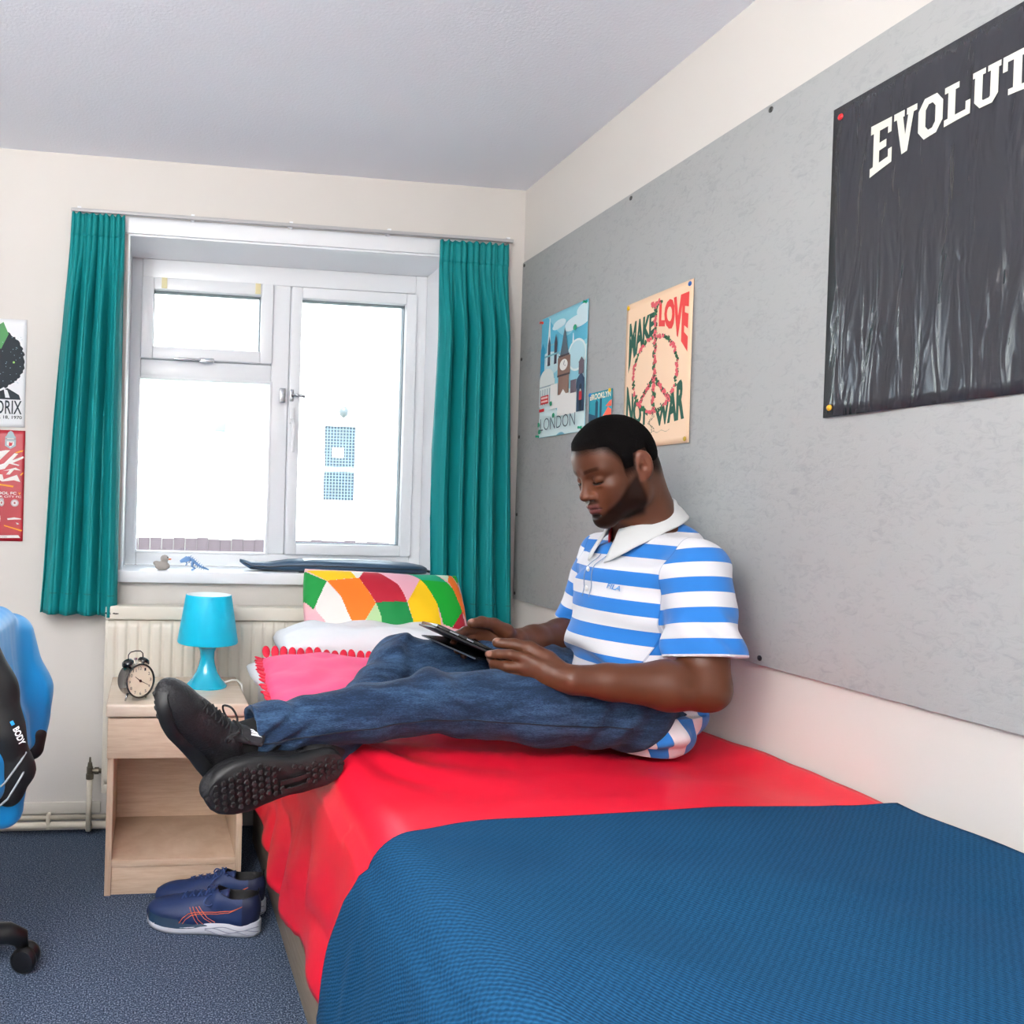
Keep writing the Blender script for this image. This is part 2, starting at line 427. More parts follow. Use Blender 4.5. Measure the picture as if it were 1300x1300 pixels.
def glassmat():
    m = bpy.data.materials.new('window_glass'); m.use_nodes = True; N = m.node_tree.nodes; L = m.node_tree.links; N.clear()
    o = N.new('ShaderNodeOutputMaterial'); t = N.new('ShaderNodeBsdfTransparent'); g = N.new('ShaderNodeBsdfGlossy'); g.inputs['Roughness'].default_value = .02
    t.inputs[0].default_value = (.97, .985, .985, 1)
    fz = N.new('ShaderNodeFresnel'); fz.inputs[0].default_value = 1.4
    mx = N.new('ShaderNodeMixShader'); L.new(fz.outputs[0], mx.inputs[0]); L.new(t.outputs[0], mx.inputs[1]); L.new(g.outputs[0], mx.inputs[2]); L.new(mx.outputs[0], o.inputs[0]); return m
M_glass = glassmat()
B(-.014, .4, YW+.018, YW+.022, 1.705, 1.926).build('pane', M_glass, win)
B(-.06, .445, YW+.018, YW+.022, .94, 1.6).build('pane', M_glass, win)
B(.55, .965, YW+.018, YW+.022, .983, 1.922).build('pane', M_glass, win)
bd = frame(MB(), -.061, .446, YW-.016, YW+.01, .938, 1.6, .009)
bd.build('glazing_bead', M_upvc, win, bevel=.002)
M_chrome = mat('satin_chrome', '#b9bdc2', .25, metal=1)
h = MB(); h.box(.165, .22, YW-.042, YW-.028, 1.655, 1.672); h.box(.07, .17, YW-.05, YW-.042, 1.66, 1.668); h.build('vent_handle', M_chrome, sv, bevel=.003)
h = MB(); h.box(.474, .496, YW-.03, YW-.012, 1.52, 1.575); h.box(.512, .526, YW-.04, YW-.028, 1.525, 1.57); h.tube([(.519, YW-.045, 1.548), (.535, YW-.06, 1.546), (.566, YW-.062, 1.542)], .006); h.build('latch', M_chrome, sc, bevel=.002)
h = MB(); h.box(.512, .53, YW-.045, YW-.028, 1.44, 1.5); h.tube([(.521, YW-.05, 1.455), (.523, YW-.066, 1.44), (.523, YW-.066, 1.33)], [.008, .008, .006]); h.build('casement_handle', M_upvc, sc, bevel=.002)
for x in (.018, .37): B(x, x+.02, YW-.034, YW-.029, 1.925, 1.964).build('tape', mat('tape_yellow', '#e6dcae', .5), sv)

# ------------------------------------------------------------------ outside
ext_wall = mat('white_render', '#f1f0ec', .9, vary=(.8, .05))
g = MB()
def gz(y): return -.35 if y < 6.5 else -.35+(min(y, 21)-6.5)/14.5*1.62
g.grid(lambda u, v: Vector((-24+56*u, 3.25+20*v, gz(3.25+20*v)+.03*noise.noise(Vector((u*30, v*20, 0))))), 40, 40)
gr = g.build('lawn', mat('grass', '#a3ab9c', .95, bump=(40, .6, .05), vary=(2, .25)), smooth=True); struct(gr)
bl = thing('outbuilding', 'white rendered building with a gridded door beyond the window', 'building', (5, 21, 1.2))
b_ = MB(); b_.box(-9, 19, 21, 27, 1.0, 7.6); b_.build('wall', ext_wall, bl)
b_ = MB(); b_.add([(-9.4, 20.6, 7.5), (19.4, 20.6, 7.5), (19.4, 27.4, 7.5), (-9.4, 27.4, 7.5), (-9.4, 24, 9.6), (19.4, 24, 9.6)], [(0, 1, 5, 4), (2, 3, 4, 5), (0, 4, 3), (1, 2, 5), (0, 3, 2, 1)]); b_.build('roof', mat('roof_grey', '#8d8580', .8), bl)
dr = frame(MB(), 4.36, 5.39, 20.9, 21.02, 1.22, 3.34, .1, .1, .08, .1); dr.box(4.46, 5.29, 20.93, 21.01, 2.06, 2.16)
door = dr.build('door', ext_wall, bl)
M_dp = mat('door_glass_blue', '#1d2b38', .3)
B(4.46, 5.29, 20.96, 21.0, 2.16, 3.24).build('pane', M_dp, door); B(4.46, 5.29, 20.96, 21.0, 1.3, 2.06).build('pane', M_dp, door)
gm = MB()
for i in range(1, 10): x = 4.46+.83*i/10; gm.box(x-.008, x+.008, 20.945, 20.96, 1.3, 3.24)
for i in range(1, 24): z = 1.3+1.94*i/24; gm.box(4.46, 5.29, 20.945, 20.96, z-.007, z+.007)
gm.build('wire_grid', mat('grid_white', '#6b7c88', .5), door)
B(4.68, 4.98, 20.92, 20.945, 2.42, 2.68).build('notice', ext_wall, door)
B(4.38, 4.47, 20.88, 20.93, 2.0, 2.5).build('lock_plate', mat('lock_pale', '#d8d4cc', .4), door)
lp = MB(); lp.lathe([(.02, .13), (.1, .1), (.13, .0), (.1, -.1), (.03, -.16)], (4.94, 20.86, 3.63), 14); lp.build('wall_lamp', mat('lamp_grey', '#4a5054', .4), bl, smooth=True)
B(1.58, 1.855, 20.93, 21.01, 2.99, 3.31).build('air_vent', mat('vent_grey', '#5a6064', .6), bl, bevel=.02)
for x0, x1 in ((4.23, 5.15), (3.55, 3.95)):
    m = MB(); m.box(x0, x1, 20.93, 21.01, 4.8, 5.64); wn = m.build('window', ext_wall, bl)
    B(x0+.07, (x0+x1)/2-.03, 20.915, 20.93, 4.87, 5.57).build('pane', mat('far_glass', '#7f9a8a', .3), wn)
    B((x0+x1)/2+.03, x1-.07, 20.915, 20.93, 4.87, 5.57).build('pane', mat('far_glass', '#7f9a8a', .3), wn)
fe = thing('garden_fence', 'weathered purple brown board fence just outside the window', 'fence', (.4, 7, -.35))
M_fence = mat('fence_wood', '#3d3338', .85, vary=(6, .3, (1, 1, .2)))
pm = None
for i in range(42):
    x = -2.0+i*.1
    if pm is None:
        pm = B(0, .0985, 0, .02, -.4, .825).build('plank', M_fence, fe, bevel=.002); base = pm
        pm.location = (x, 7, 0)
    else:
        q = base.copy(); COL.objects.link(q); q.location = (x, 7+random.uniform(-.008, .008), random.uniform(-.012, .008))
for z in (.0, .6): B(-2, 2.2, 7.02, 7.06, z, z+.07).build('rail', M_fence, fe)

# ------------------------------------------------------------------ fill light: unseen globe pendant, added to brighten the ceiling
cl = thing('fill_pendant', 'unseen opal globe pendant added behind the viewer as fill light', 'light', (-.45, .35, ZC))
MB().lathe([(.05, 0), (.05, -.02), (.01, -.03), (.006, -.12), (.03, -.13), (.03, -.15)], (-.45, .35, ZC), 24).build('ceiling_rose', M_upvc, cl, smooth='auto')
MB().ell((-.45, .35, ZC-.30), (.16, .16, .16), 32).build('globe', mat('fill_globe', '#fff8ef', .4, emit=36), cl, smooth=True)

# unseen floor uplighter, added as fill light bounced off the ceiling
ul = thing('fill_uplighter', 'unseen white floor uplighter added behind the viewer as fill light', 'lamp', (-1.2, -.6, 0))
ux, uy = -1.2, -.6
MB().lathe([(.14, 0), (.14, .015), (.02, .03)], (ux, uy, 0), 28).build('base', M_upvc, ul, smooth='auto')
MB().tube([(ux, uy, .02), (ux, uy, 1.32)], .012, 12).build('pole', M_upvc, ul, smooth=True)
rr = []
for r, z in ((.03, 1.31), (.10, 1.34), (.17, 1.42), (.175, 1.43), (.168, 1.43), (.095, 1.35), (.02, 1.33)): rr.append([Vector((ux+r*math.cos(2*PI*k/32), uy+r*math.sin(2*PI*k/32), z)) for k in range(32)])
MB().loft(rr).build('bowl', M_upvc, ul, smooth='auto')
la = bpy.data.lights.new('fill_uplight', 'AREA'); la.shape = 'DISK'; la.size = .22; la.energy = 185; la.color = (1, .985, .96)
lo_ = bpy.data.objects.new('fill_uplight', la); COL.objects.link(lo_); lo_.location = (ux, uy, 1.425); lo_.rotation_euler = (PI, 0, 0)
# ------------------------------------------------------------------ bed
bed = thing('bed', 'single divan bed with grey laminate base and white mattress along the board wall', 'bed', (.84, 1.73, 0))
BX0, BX1, BY0, BY1 = .368, 1.30, .72, 2.70
m = MB(); m.box(BX0+.02, BX1, BY0+.02, BY1-.0, .0, .33); m.build('divan_base', M_oakb, bed)
# side: kick board, drawer fronts, stiles
B(BX0, BX0+.02, BY0, BY1, 0.0, .125).build('side_rail', M_oakb, bed, bevel=.002)
for y0, y1 in ((BY0+.03, 1.68), (1.74, BY1-.03)): B(BX0+.008, BX0+.024, y0, y1, .128, .30).build('drawer_front', M_oakb, bed, bevel=.002)
for y0 in (BY0, 1.685, BY1-.028): B(BX0-.003, BX0+.02, y0, y0+.05 if y0 != BY1-.028 else BY1, .127, .33).build('stile', M_oakb, bed, bevel=.002)
M_sheet = mat('white_cotton', '#e9ebf0', .85, bump=(14, .5, .01))
B(BX0, BX1, BY0, BY1, .332, .555).build('mattress', M_sheet, bed, bevel=.035, seg=4)

def nz(x, y, z=0, s=1): return noise.noise(Vector((x*s, y*s, z*s)))
EX = .372      # side edge of the bed
def bed_top(x, y):
    """height of the duvet surface on the mattress"""
    z = .603+.012*nz(x, y, 1, 3.1)
    z += .026*math.exp(-((1.325-x)/.07)**2)*(1 if y < 2.2 else 0)*(.45+.55*min(1, max(0, (y-1.15)/.3)))            # roll along the wall
    z += .010*math.exp(-((x-.95)/.3)**2-((y-1.1)/.35)**2)
    z += .006*nz(x*1.2+y*.9, y*2-x*1.0, 5, 3)+.0022*nz(x*1.4-y, y*6, 7, 2.2)
    k = math.exp(-((x-.52)/.20)**2-((y-1.60)/.17)**2); z += .0065*k*math.sin(math.atan2(y-1.80, x-.36)*13+3*nz(x, y, 4, 4))
    # the sitter presses in
    z -= .03*math.exp(-((x-1.12)/.17)**2-((y-1.78)/.20)**2)
    return z
def bed_pt(s, y, lift=0.0, hem=.20, flare=.5):
    """s: 0 at the wall .. along the top, over the edge and down the side"""
    R = .055; top = BX1+.012-(EX+R); arc = R*PI/2
    L = top+arc+(.603-R-hem); d = s*L
    if d < top:
        x = BX1+.012-d; return Vector((x, y, bed_top(x, y)+lift))
    if d < top+arc:
        a = (d-top)/R; x = EX+R-(R+lift)*math.sin(a); z = bed_top(EX+R, y)-R+(R+lift)*math.cos(a)
        return Vector((x, y, z))
    dn = d-top-arc; q = dn/(.603-R-hem)
    fold = .034*q**.8*(.62*math.sin(y*9+q*2.6+2.5*nz(y, q, 3, 2))+.38*math.sin(y*21-q*3.5+1+2*nz(y, q*.6, 9, 3)))
    x = EX-lift-.012-flare*.02*q-abs(fold)*1.0
    return Vector((x, y, bed_top(EX+R, y)-R-dn))
M_duvet = mat('red_cotton', '#dc142f', .42, spec=.5, bump=(12, .15, .01))
dv = MB()
Y1d = 2.37
def duv(u, v):
    y = .70+(Y1d-.70)*v; hem = .195+.012*math.sin(y*9)+.03*max(0, (y-2.0)/.37)+(.0 if y > 1.5 else 0)
    p = bed_pt(u, y, 0, hem)
    if u < .75 and y > 2.0: p.z -= .02*min(1, (y-2.0)/.1)
    # bunched ridge by the feet
    k = math.exp(-((p.x-.44)/.07)**2-((y-1.66)/.10)**2)
    p.z += .022*k
    return p
dv.grid(duv, 110, 170)
tag(dv.build('duvet', M_duvet, None, smooth=True, solid=.012), 'bright red duvet under the sitting person, hanging over the bed side', 'duvet')

def waffle():
    m = bpy.data.materials.new('navy_waffle'); m.use_nodes = True; N = m.node_tree.nodes; L = m.node_tree.links; b = N['Principled BSDF']
    uv = N.new('ShaderNodeAttribute'); uv.attribute_name = 'cloth'
    mp = N.new('ShaderNodeMapping'); L.new(uv.outputs['Vector'], mp.inputs[0]); mp.inputs['Rotation'].default_value = (0, 0, .0)
    def wave(rot, sc):
        mm = N.new('ShaderNodeMapping'); mm.inputs['Rotation'].default_value = (0, 0, rot); L.new(uv.outputs['Vector'], mm.inputs[0])
        wv = N.new('ShaderNodeTexWave'); wv.inputs['Scale'].default_value = sc; wv.inputs['Distortion'].default_value = 3.0; wv.inputs['Detail'].default_value = 3; wv.inputs['Detail Scale'].default_value = 1.6; L.new(mm.outputs[0], wv.inputs['Vector']); return wv
    w1 = wave(.62, 60); w2 = wave(-.85, 40)
    mu = N.new('ShaderNodeMath'); mu.operation = 'MULTIPLY_ADD'; L.new(w2.outputs['Fac'], mu.inputs[0]); mu.inputs[1].default_value = .45; L.new(w1.outputs['Fac'], mu.inputs[2])
    n = N.new('ShaderNodeTexNoise'); n.inputs['Scale'].default_value = 330; L.new(uv.outputs['Vector'], n.inputs['Vector'])
    ad = N.new('ShaderNodeMath'); ad.operation = 'MULTIPLY_ADD'; L.new(n.outputs[0], ad.inputs[0]); ad.inputs[1].default_value = .9; L.new(mu.outputs[0], ad.inputs[2])
    cr = N.new('ShaderNodeValToRGB'); cr.color_ramp.elements[0].position = .25; cr.color_ramp.elements[0].color = hx('#0d3553'); cr.color_ramp.elements[1].position = 1.0; cr.color_ramp.elements[1].color = hx('#1e5178')
    mr = N.new('ShaderNodeMath'); mr.operation = 'MULTIPLY'; L.new(ad.outputs[0], mr.inputs[0]); mr.inputs[1].default_value = .48
    L.new(mr.outputs[0], cr.inputs[0]); L.new(cr.outputs[0], b.inputs['Base Color'])
    bp = N.new('ShaderNodeBump'); bp.inputs['Strength'].default_value = .35; bp.inputs['Distance'].default_value = .003; L.new(ad.outputs[0], bp.inputs['Height']); L.new(bp.outputs[0], b.inputs['Normal'])
    b.inputs['Roughness'].default_value = .9; b.inputs['Sheen Weight'].default_value = .0; b.inputs['Sheen Roughness'].default_value = .5; b.inputs['Specular IOR Level'].default_value = .1
    return m
bk = MB(); BN = (130, 110); cloth = []
def blk(u, v):
    Rr = .055; top = BX1+.012-(EX+Rr); arc = Rr*PI/2; hem = .225; L = top+arc+(.603-Rr-hem); d = u*L
    q = max(0, (d-top-arc)/(.603-Rr-hem)); e = 1.285-.045*math.exp(-((d-top-arc*.4)/.10)**2)+.12*q**1.4+.012*nz(d, 0, 2, 5)-.02*max(0, 1-d/.1)
    y = .66+(e-.66)*v
    p = bed_pt(u, y, .012, hem)
    p.z += .006*nz(p.x, y, 11, 6)*(1-q)
    if q > 0:
        p.x -= .006*min(1, q*6)+.030*q*max(0, math.sin(y*11+q*1.5+1.1))*(.5+.5*q)+.014*math.exp(-((y-(e-.09-.05*q))/.025)**2)*q
    cloth.append((d, y, 0)); return p
bk.grid(blk, *BN)
bo = bk.build('throw_blanket', waffle(), None, smooth=True, solid=.012)
at = bo.data.attributes.new('cloth', 'FLOAT_VECTOR', 'POINT'); at.data.foreach_set('vector', [c for t in cloth for c in t])
tag(bo, 'navy blue waffle weave throw blanket spread over the foot of the bed', 'blanket')

# ------------------------------------------------------------------ pillows and cushions
def puff(name, material, w, d, t, T, parent=None, nu=60, nv=44, wr=.010, seed=0, pw=3.0, faces=None, smooth=True):
    """closed pillow shape, local x width, y depth, z thickness"""
    mb = MB()
    def f(sign):
        def g(u, v):
            a, b = 2*u-1, 2*v-1
            k = max(0, (1-abs(a)**pw)*(1-abs(b)**pw))**.5
            pin = 1-.05*(1-abs(a)**2)*abs(b)**4
            piny = 1-.07*(1-abs(b)**2)*abs(a)**4
            z = sign*t/2*k+wr*k**.5*nz(a*2.2+seed, b*1.8, sign+seed, 1.6)+wr*.6*(1-k)*nz(a*6, b*6, seed, 1)
            return T @ Vector((a*w/2*(1-.04*abs(b)**3), b*d/2*pin, z))
        return g
    mb.grid(f(1), nu, nv); mb.grid(f(-1), nu, nv)
    if faces:
        k = (nu-1)*(nv-1)
        for q in range(2*k):
            qq = q % k; i = qq % (nu-1); j = qq//(nu-1)
            mb.mi[q] = faces((i+.5)/(nu-1), (j+.5)/(nv-1))
    return mb.build(name, material, parent, smooth=smooth, weld=True)
def place(loc, rx=0, ry=0, rz=0): return Matrix.Translation(loc) @ Euler((rx, ry, rz)).to_matrix().to_4x4()
M_pillow = mat('pillow_cotton', '#eef0f5', .8, bump=(11, .45, .012))
tag(puff('pillow', M_pillow, .66, .36, .15, place((.735, 2.535, .685), -.06, .03, -.03), wr=.018, seed=3), 'white cotton pillow lying at the head of the bed', 'pillow')
# sheet bulge at the head corner
tag(puff('folded_sheet', M_sheet, .30, .50, .09, place((.47, 2.33, .612), 0, .0, .05), wr=.012, seed=8), 'white sheet bunched beside the pillow at the bed corner', 'sheet')

HQ = [('#0a8f3c', [(305, 92), (430, 160), (390, 290), (335, 235)]), ('#f6c914', [(318, 92), (540, 95), (575, 142), (430, 158)]), ('#f3efe9', [(540, 95), (610, 98), (590, 142), (575, 142)]),
      ('#f1ede8', [(430, 160), (510, 240), (580, 345), (580, 500), (420, 420), (455, 350), (405, 300), (392, 270)]), ('#f3b3bd', [(405, 298), (455, 340), (440, 380), (350, 380), (365, 310)]),
      ('#ff7a1a', [(430, 158), (590, 142), (690, 270), (650, 345), (620, 500), (580, 345), (510, 240)]), ('#b7132f', [(610, 98), (680, 95), (790, 170), (850, 258), (690, 268), (590, 142)]),
      ('#b9dba4', [(690, 270), (730, 335), (760, 480), (620, 480), (650, 345)]), ('#0b8a44', [(690, 268), (850, 258), (893, 335), (960, 480), (760, 480), (730, 335)]), ('#f3b3c4', [(680, 95), (835, 83), (910, 130), (852, 252), (790, 170)]),
      ('#00a57a', [(835, 83), (995, 80), (1060, 135), (915, 135)]), ('#06a82c', [(912, 132), (1060, 132), (1095, 165), (1165, 270), (1115, 355), (1060, 345), (1010, 250)]), ('#ffcd05', [(910, 130), (1010, 250), (1047, 345), (1080, 500), (960, 480), (893, 335), (853, 256)]),
      ('#d5ecd5', [(995, 80), (1085, 65), (1068, 128)]), ('#ff7a1a', [(1085, 65), (1140, 150), (1205, 300), (1165, 270), (1068, 125)]), ('#06a82c', [(1085, 62), (1145, 55), (1135, 130)]), ('#b7132f', [(1165, 268), (1208, 355), (1115, 357)])]
def pip(x, y, P):
    c = False; j = len(P)-1
    for i in range(len(P)):
        if (P[i][1] > y) != (P[j][1] > y) and x < (P[j][0]-P[i][0])*(y-P[i][1])/(P[j][1]-P[i][1])+P[i][0]: c = not c
        j = i
    return c
hq_cols = []
for c, _ in HQ:
    if c not in hq_cols: hq_cols.append(c)
hq_mats = [mat('cushion_'+c, c, .75, sheen=.1) for c in hq_cols]+[mat('cushion_pink', '#f3b9c0', .75)]
def hq(u, v):
    vis = (v-.33)/.67                       # the lower third is hidden behind the pillow
    cy = 362-vis*285; xl = 305+60*(1-vis); xr = 1132+100*(1-vis); cx = xl+u*(xr-xl)
    for c, P in HQ:
        if pip(cx, cy, P): return hq_cols.index(c)
    return len(hq_cols)
tag(puff('harlequin_cushion', hq_mats, .56, .33, .16, place((.790, 2.645, .765), 1.05, .03, .0), nu=190, nv=110, wr=.006, seed=5, pw=2.3, faces=hq), 'oblong cushion with multicoloured diamond patchwork propped behind the white pillow', 'cushion')

pk = thing('pink_cushion', 'flat pink cushion edged with red petals beside the raised knee', 'cushion', (.56, 2.25, .6))
Tp = place((.568, 2.105, .645), .10, .05, -.06)
puff('cushion_cover', mat('pink_cotton', '#e8487a', .7, bump=(18, .3, .008)), .52, .48, .11, Tp, pk, wr=.012, seed=12)
M_petal = mat('petal_red', '#cf0f35', .7)
pet = None
def petal(x, y, ang):
    global pet
    if pet is None:
        q = MB(); q.ell((0, .012, 0), (.0118, .020, .004), 12); pet = q.build('petal', M_petal, pk, smooth=True); o = pet
    else:
        o = pet.copy(); COL.objects.link(o)
    o.matrix_basis = Tp @ Matrix.Translation((x, y-(.010 if ang == 0 else 0), random.uniform(-.002, .004)+(.016 if ang == 0 else 0))) @ Matrix.Rotation(ang+random.uniform(-.10, .10), 4, 'Z') @ Matrix.Rotation(random.uniform(.75, 1.05) if abs(ang) < 1 else random.uniform(.0, .5), 4, 'X')
for i in range(20):
    a = -.24+.48*i/19; petal(a, .228, 0); petal(a, -.228, PI)
for i in range(20):
    a = -.21+.42*i/19; petal(-.245, a, PI/2); petal(.245, a, -PI/2)

# ------------------------------------------------------------------ bedside cabinet
cb = thing('bedside_cabinet', 'pale oak bedside cabinet with one drawer above an open shelf', 'cabinet', (.09, 2.51, 0))
M_top = wood_mat('pale_oak_lit', '#d8c4ae', '#e6d6c4', (2, 14, 14), 5, .22)  # same oak lightened: the window's reflection is put into the colour
B(-.111, .296, 2.322, 2.695, .517, .554).build('top', M_top, cb, bevel=.006, seg=3)
dw = B(-.106, .290, 2.332, 2.352, .397, .512).build('drawer', M_oak, cb, bevel=.003)
for x0 in (-.104, .270): B(x0, x0+.018, 2.345, 2.685, 0, .517).build('side_panel', M_oakv, cb, bevel=.001)
B(-.086, .270, 2.672, 2.684, 0, .517).build('back_panel', M_oak, cb)
B(-.086, .270, 2.347, 2.672, .081, .101).build('shelf', M_oak, cb, bevel=.001)
B(-.086, .270, 2.352, 2.368, 0, .080).build('plinth', M_oak, cb, bevel=.001)
B(-.086, .270, 2.353, 2.672, .395, .41).build('drawer_base', M_oak, cb)

# ------------------------------------------------------------------ table lamp
lx, ly, lz = .188, 2.555, .554
lp = thing('table_lamp', 'turquoise plastic table lamp with a tapered shade on the bedside cabinet', 'lamp', (lx, ly, lz))
M_teal = mat('turquoise_gloss', '#00aacb', .12, coat=.6)
M_shade = mat('turquoise_shade', '#00c0e4', .45)
prof = [(.064, 0), (.065, .004), (.060, .010), (.047, .024), (.034, .045), (.026, .068), (.0225, .09), (.0235, .11), (.03, .124)]
MB().lathe(prof, (lx, ly, lz), 40).build('lamp_base', M_teal, lp, smooth='auto')
sh = MB(); outer = [(.094, .138), (.096, .142), (.072, .288), (.070, .289)]; inner = [(.069, .286), (.093, .142), (.092, .138)]
rings = []
for r, z in outer+inner+[(.094, .138)]: rings.append([Vector((lx+r*math.cos(2*PI*k/48), ly+r*math.sin(2*PI*k/48), lz+z)) for k in range(48)])
sh.loft(rings, cap=False)
for i in range(len(sh.mi)):
    if 3*48 <= i < 5*48: sh.mi[i] = 1
sh.build('lamp_shade', [M_shade, mat('shade_inside', '#eef7fa', .5)], lp, smooth='auto')
MB().lathe([(.012, .12), (.014, .165), (.027, .2), (.03, .225), (.02, .252), (.004, .258)], (lx, ly, lz), 20).build('bulb', mat('bulb_white', '#f6f6f2', .3), lp, smooth=True)
sp = MB()
for k in range(3): a = 2*PI*k/3; sp.tube([(lx+.02*math.cos(a), ly+.02*math.sin(a), lz+.14), (lx+.092*math.cos(a), ly+.092*math.sin(a), lz+.145)], .002, 6)
sp.build('shade_ring', mat('shade_inside', '#eef7fa', .5), lp)
MB().tube([(lx+.055, ly+.02, lz+.006), (lx+.085, ly+.04, lz+.010), (lx+.10, ly+.03, lz+.012), (lx+.112, ly+.0, lz+.004), (lx+.114, ly-.02, lz-.03), (lx+.114, ly-.01, lz-.2), (lx+.114, ly+.05, .05)], .0032, 8).build('lamp_cord', mat('cord_white', '#eceae4', .5), lp, smooth=True)

# ------------------------------------------------------------------ alarm clock
ck = thing('alarm_clock', 'black twin bell alarm clock with cream dial on the bedside cabinet', 'clock', (-.02, 2.385, .554))
Tc = place((-.02, 2.372, .554+.057), -.06, 0, math.radians(35)) @ Matrix.Rotation(PI/2, 4, 'X')     # local z -> towards the room, local y -> up
M_blk = mat('black_gloss', '#0b0c0f', .15, coat=.5)
MB().lathe([(.040, -.045), (.047, -.042), (.048, -.0), (.0495, .002), (.0495, .007), (.046, .009), (.0445, .007), (.0445, .003)], (0, 0, 0), 44, T=Tc).build('clock_case', M_blk, ck, smooth='auto')
dial = MB().lathe([(.0445, .0025), (.0445, .0036)], (0, 0, 0), 40, T=Tc).build('dial', mat('dial_cream', '#efe3cc', .5), ck)
nm = MB()
for k in range(12):
    a = PI/2-2*PI*(k+1)/12; cx, cy = .036*math.cos(a), .036*math.sin(a); s_ = .0085
    put_text(nm, str(k+1), Tc @ Vector((cx-s_*.5*(1.3 if k > 8 else .7), cy-s_/2, .0041)), Tc.to_3x3() @ Vector((s_*(1.3 if k > 8 else .7), 0, 0)), Tc.to_3x3() @ Vector((0, s_, 0)))
nm.build('numerals', mat('ink_black', '#1a1a1c', .6), dial)
hd = MB()
def hand(ang, l, w): 
    c, s_ = math.cos(ang), math.sin(ang); hd.add([Tc @ Vector(p) for p in ((-s_*w-c*.006, c*w-s_*.006, .005), (s_*w-c*.006, -c*w-s_*.006, .005), (c*l+s_*w*.5, s_*l-c*w*.5, .005), (c*l-s_*w*.5, s_*l+c*w*.5, .005))], [(0, 1, 2, 3)])
hand(math.radians(142), .022, .0016); hand(math.radians(-28), .033, .0012); hd.lathe([(.004, .0045), (.004, .0065), (.001, .007)], (0, 0, 0), 14, T=Tc)
hd.build('clock_hands', mat('hand_brown', '#3a1512', .4), ck)
for sx in (-1, 1):
    Tb = Tc @ Matrix.Translation((sx*.025, .046, -.018)) @ Matrix.Rotation(-sx*.5, 4, 'Z') @ Matrix.Rotation(-PI/2, 4, 'X')
    MB().lathe([(.004, -.006), (.004, .002), (.018, .002), (.0185, .006), (.015, .013), (.007, .0165), (.001, .017)], (0, 0, 0), 24, T=Tb).build('bell', M_blk, ck, smooth='auto')
    MB().tube([Tc @ Vector((sx*.028, -.036, -.02)), Tc @ Vector((sx*.036, -.0565, -.02))], [.0035, .0025], 8).build('foot', M_chrome, ck, smooth=True)
MB().tube([Tc @ Vector(p) for p in ((-.026, .058, -.018), (-.025, .075, -.018), (-.017, .082, -.018), (0, .084, -.018), (.017, .082, -.018), (.025, .075, -.018), (.026, .058, -.018))], .0016, 8).build('carry_handle', mat('dark_chrome', '#5a5a5e', .25, metal=1), ck, smooth=True)
hm = MB(); hm.tube([Tc @ Vector((0, .046, -.018)), Tc @ Vector((0, .060, -.018))], .0012, 6); hm.box(-.004, .004, .058, .064, -.021, -.015, T=Tc); hm.build('hammer', M_chrome, ck)

# ------------------------------------------------------------------ radiator and pipes
rd = thing('radiator', 'cream panel radiator with vertical flutes below the window', 'radiator', (.45, 2.77, .16))
M_rad = mat('radiator_enamel', '#dcd6c9', .4, vary=(4, .05))
RX0, RX1, RZ0, RZ1 = -.140, 1.06, .17, .782
def radprof(u, v):
    x = RX0+.006+(RX1-RX0-.012)*u; t = ((x-RX0)/.0378) % 1
    dep = .007*(1 if .12 < t < .88 else 0)
    e = min(1, min(v, 1-v)*30)
    return Vector((x, YB-.098-dep*e, RZ0+.015+(.733-RZ0-.015)*v))
nx = int((RX1-RX0)/.0378*8)
MB().grid(radprof, nx, 24).build('front_panel', M_rad, rd, smooth=True, solid=.004)
tr = MB(); tr.box(RX0, RX1, YB-.109, YB-.04, .736, RZ1); tr.build('top_rail', M_rad, rd, bevel=.006, seg=3)
MB().box(RX0, RX0+.012, YB-.104, YB-.04, RZ0, .735).build('end_panel', M_rad, rd, bevel=.004); MB().box(RX1-.012, RX1, YB-.104, YB-.04, RZ0, .735).build('end_panel', M_rad, rd, bevel=.004)
B(RX0+.012, RX1-.012, YB-.06, YB-.05, RZ0+.01, .735).build('rear_panel', M_rad, rd); B(RX0, RX1, YB-.104, YB-.07, RZ0-.012, RZ0+.02).build('bottom_rail', M_rad, rd, bevel=.006)
M_chip = mat('paint_chip', '#2b2522', .8)
for x, z, w_, h_ in ((-.137, .758, .004, .006), (-.128, .759, .007, .004), (-.126, .755, .006, .003), (-.106, .757, .013, .004), (-.112, .7585, .004, .003)):
    c = MB(); c.prism([(w_*math.cos(a)*(.7+.3*random.random()), h_*.6*math.sin(a)*(.6+.4*random.random())) for a in [2*PI*k/9 for k in range(9)]], (x, YB-.1085, z), (1, 0, 0), (0, 0, 1), (0, -.0008, 0)); c.build('paint_chip', M_chip, rd)
for x in (.1, .9): B(x, x+.03, YB-.05, YB+.001, .3, .34).build('wall_bracket', M_rad, rd)
hp = thing('heating_pipes', 'cream painted heating pipes with a valve running along the foot of the wall', 'pipes', (-.4, 2.79, 0))
M_pipe = mat('pipe_cream', '#d9d2c2', .45, vary=(9, .12))
MB().tube([(XL, YB-.022, .052), (-.05, YB-.022, .052)], .008, 12).build('pipe', M_pipe, hp, smooth=True)
MB().tube([(XL, YB-.034, .030), (-.19, YB-.034, .030), (-.185, YB-.034, .030), (.30, YB-.034, .030)], .0115, 14).build('pipe', M_pipe, hp, smooth=True)
MB().tube([(-.180, YB-.062, .02), (-.180, YB-.062, .20)], .0095, 14).build('riser', M_pipe, hp, smooth=True)
MB().tube([(-.180, YB-.062, .03), (-.180, YB-.034, .03)], .012, 12).build('elbow', M_pipe, hp, smooth=True)
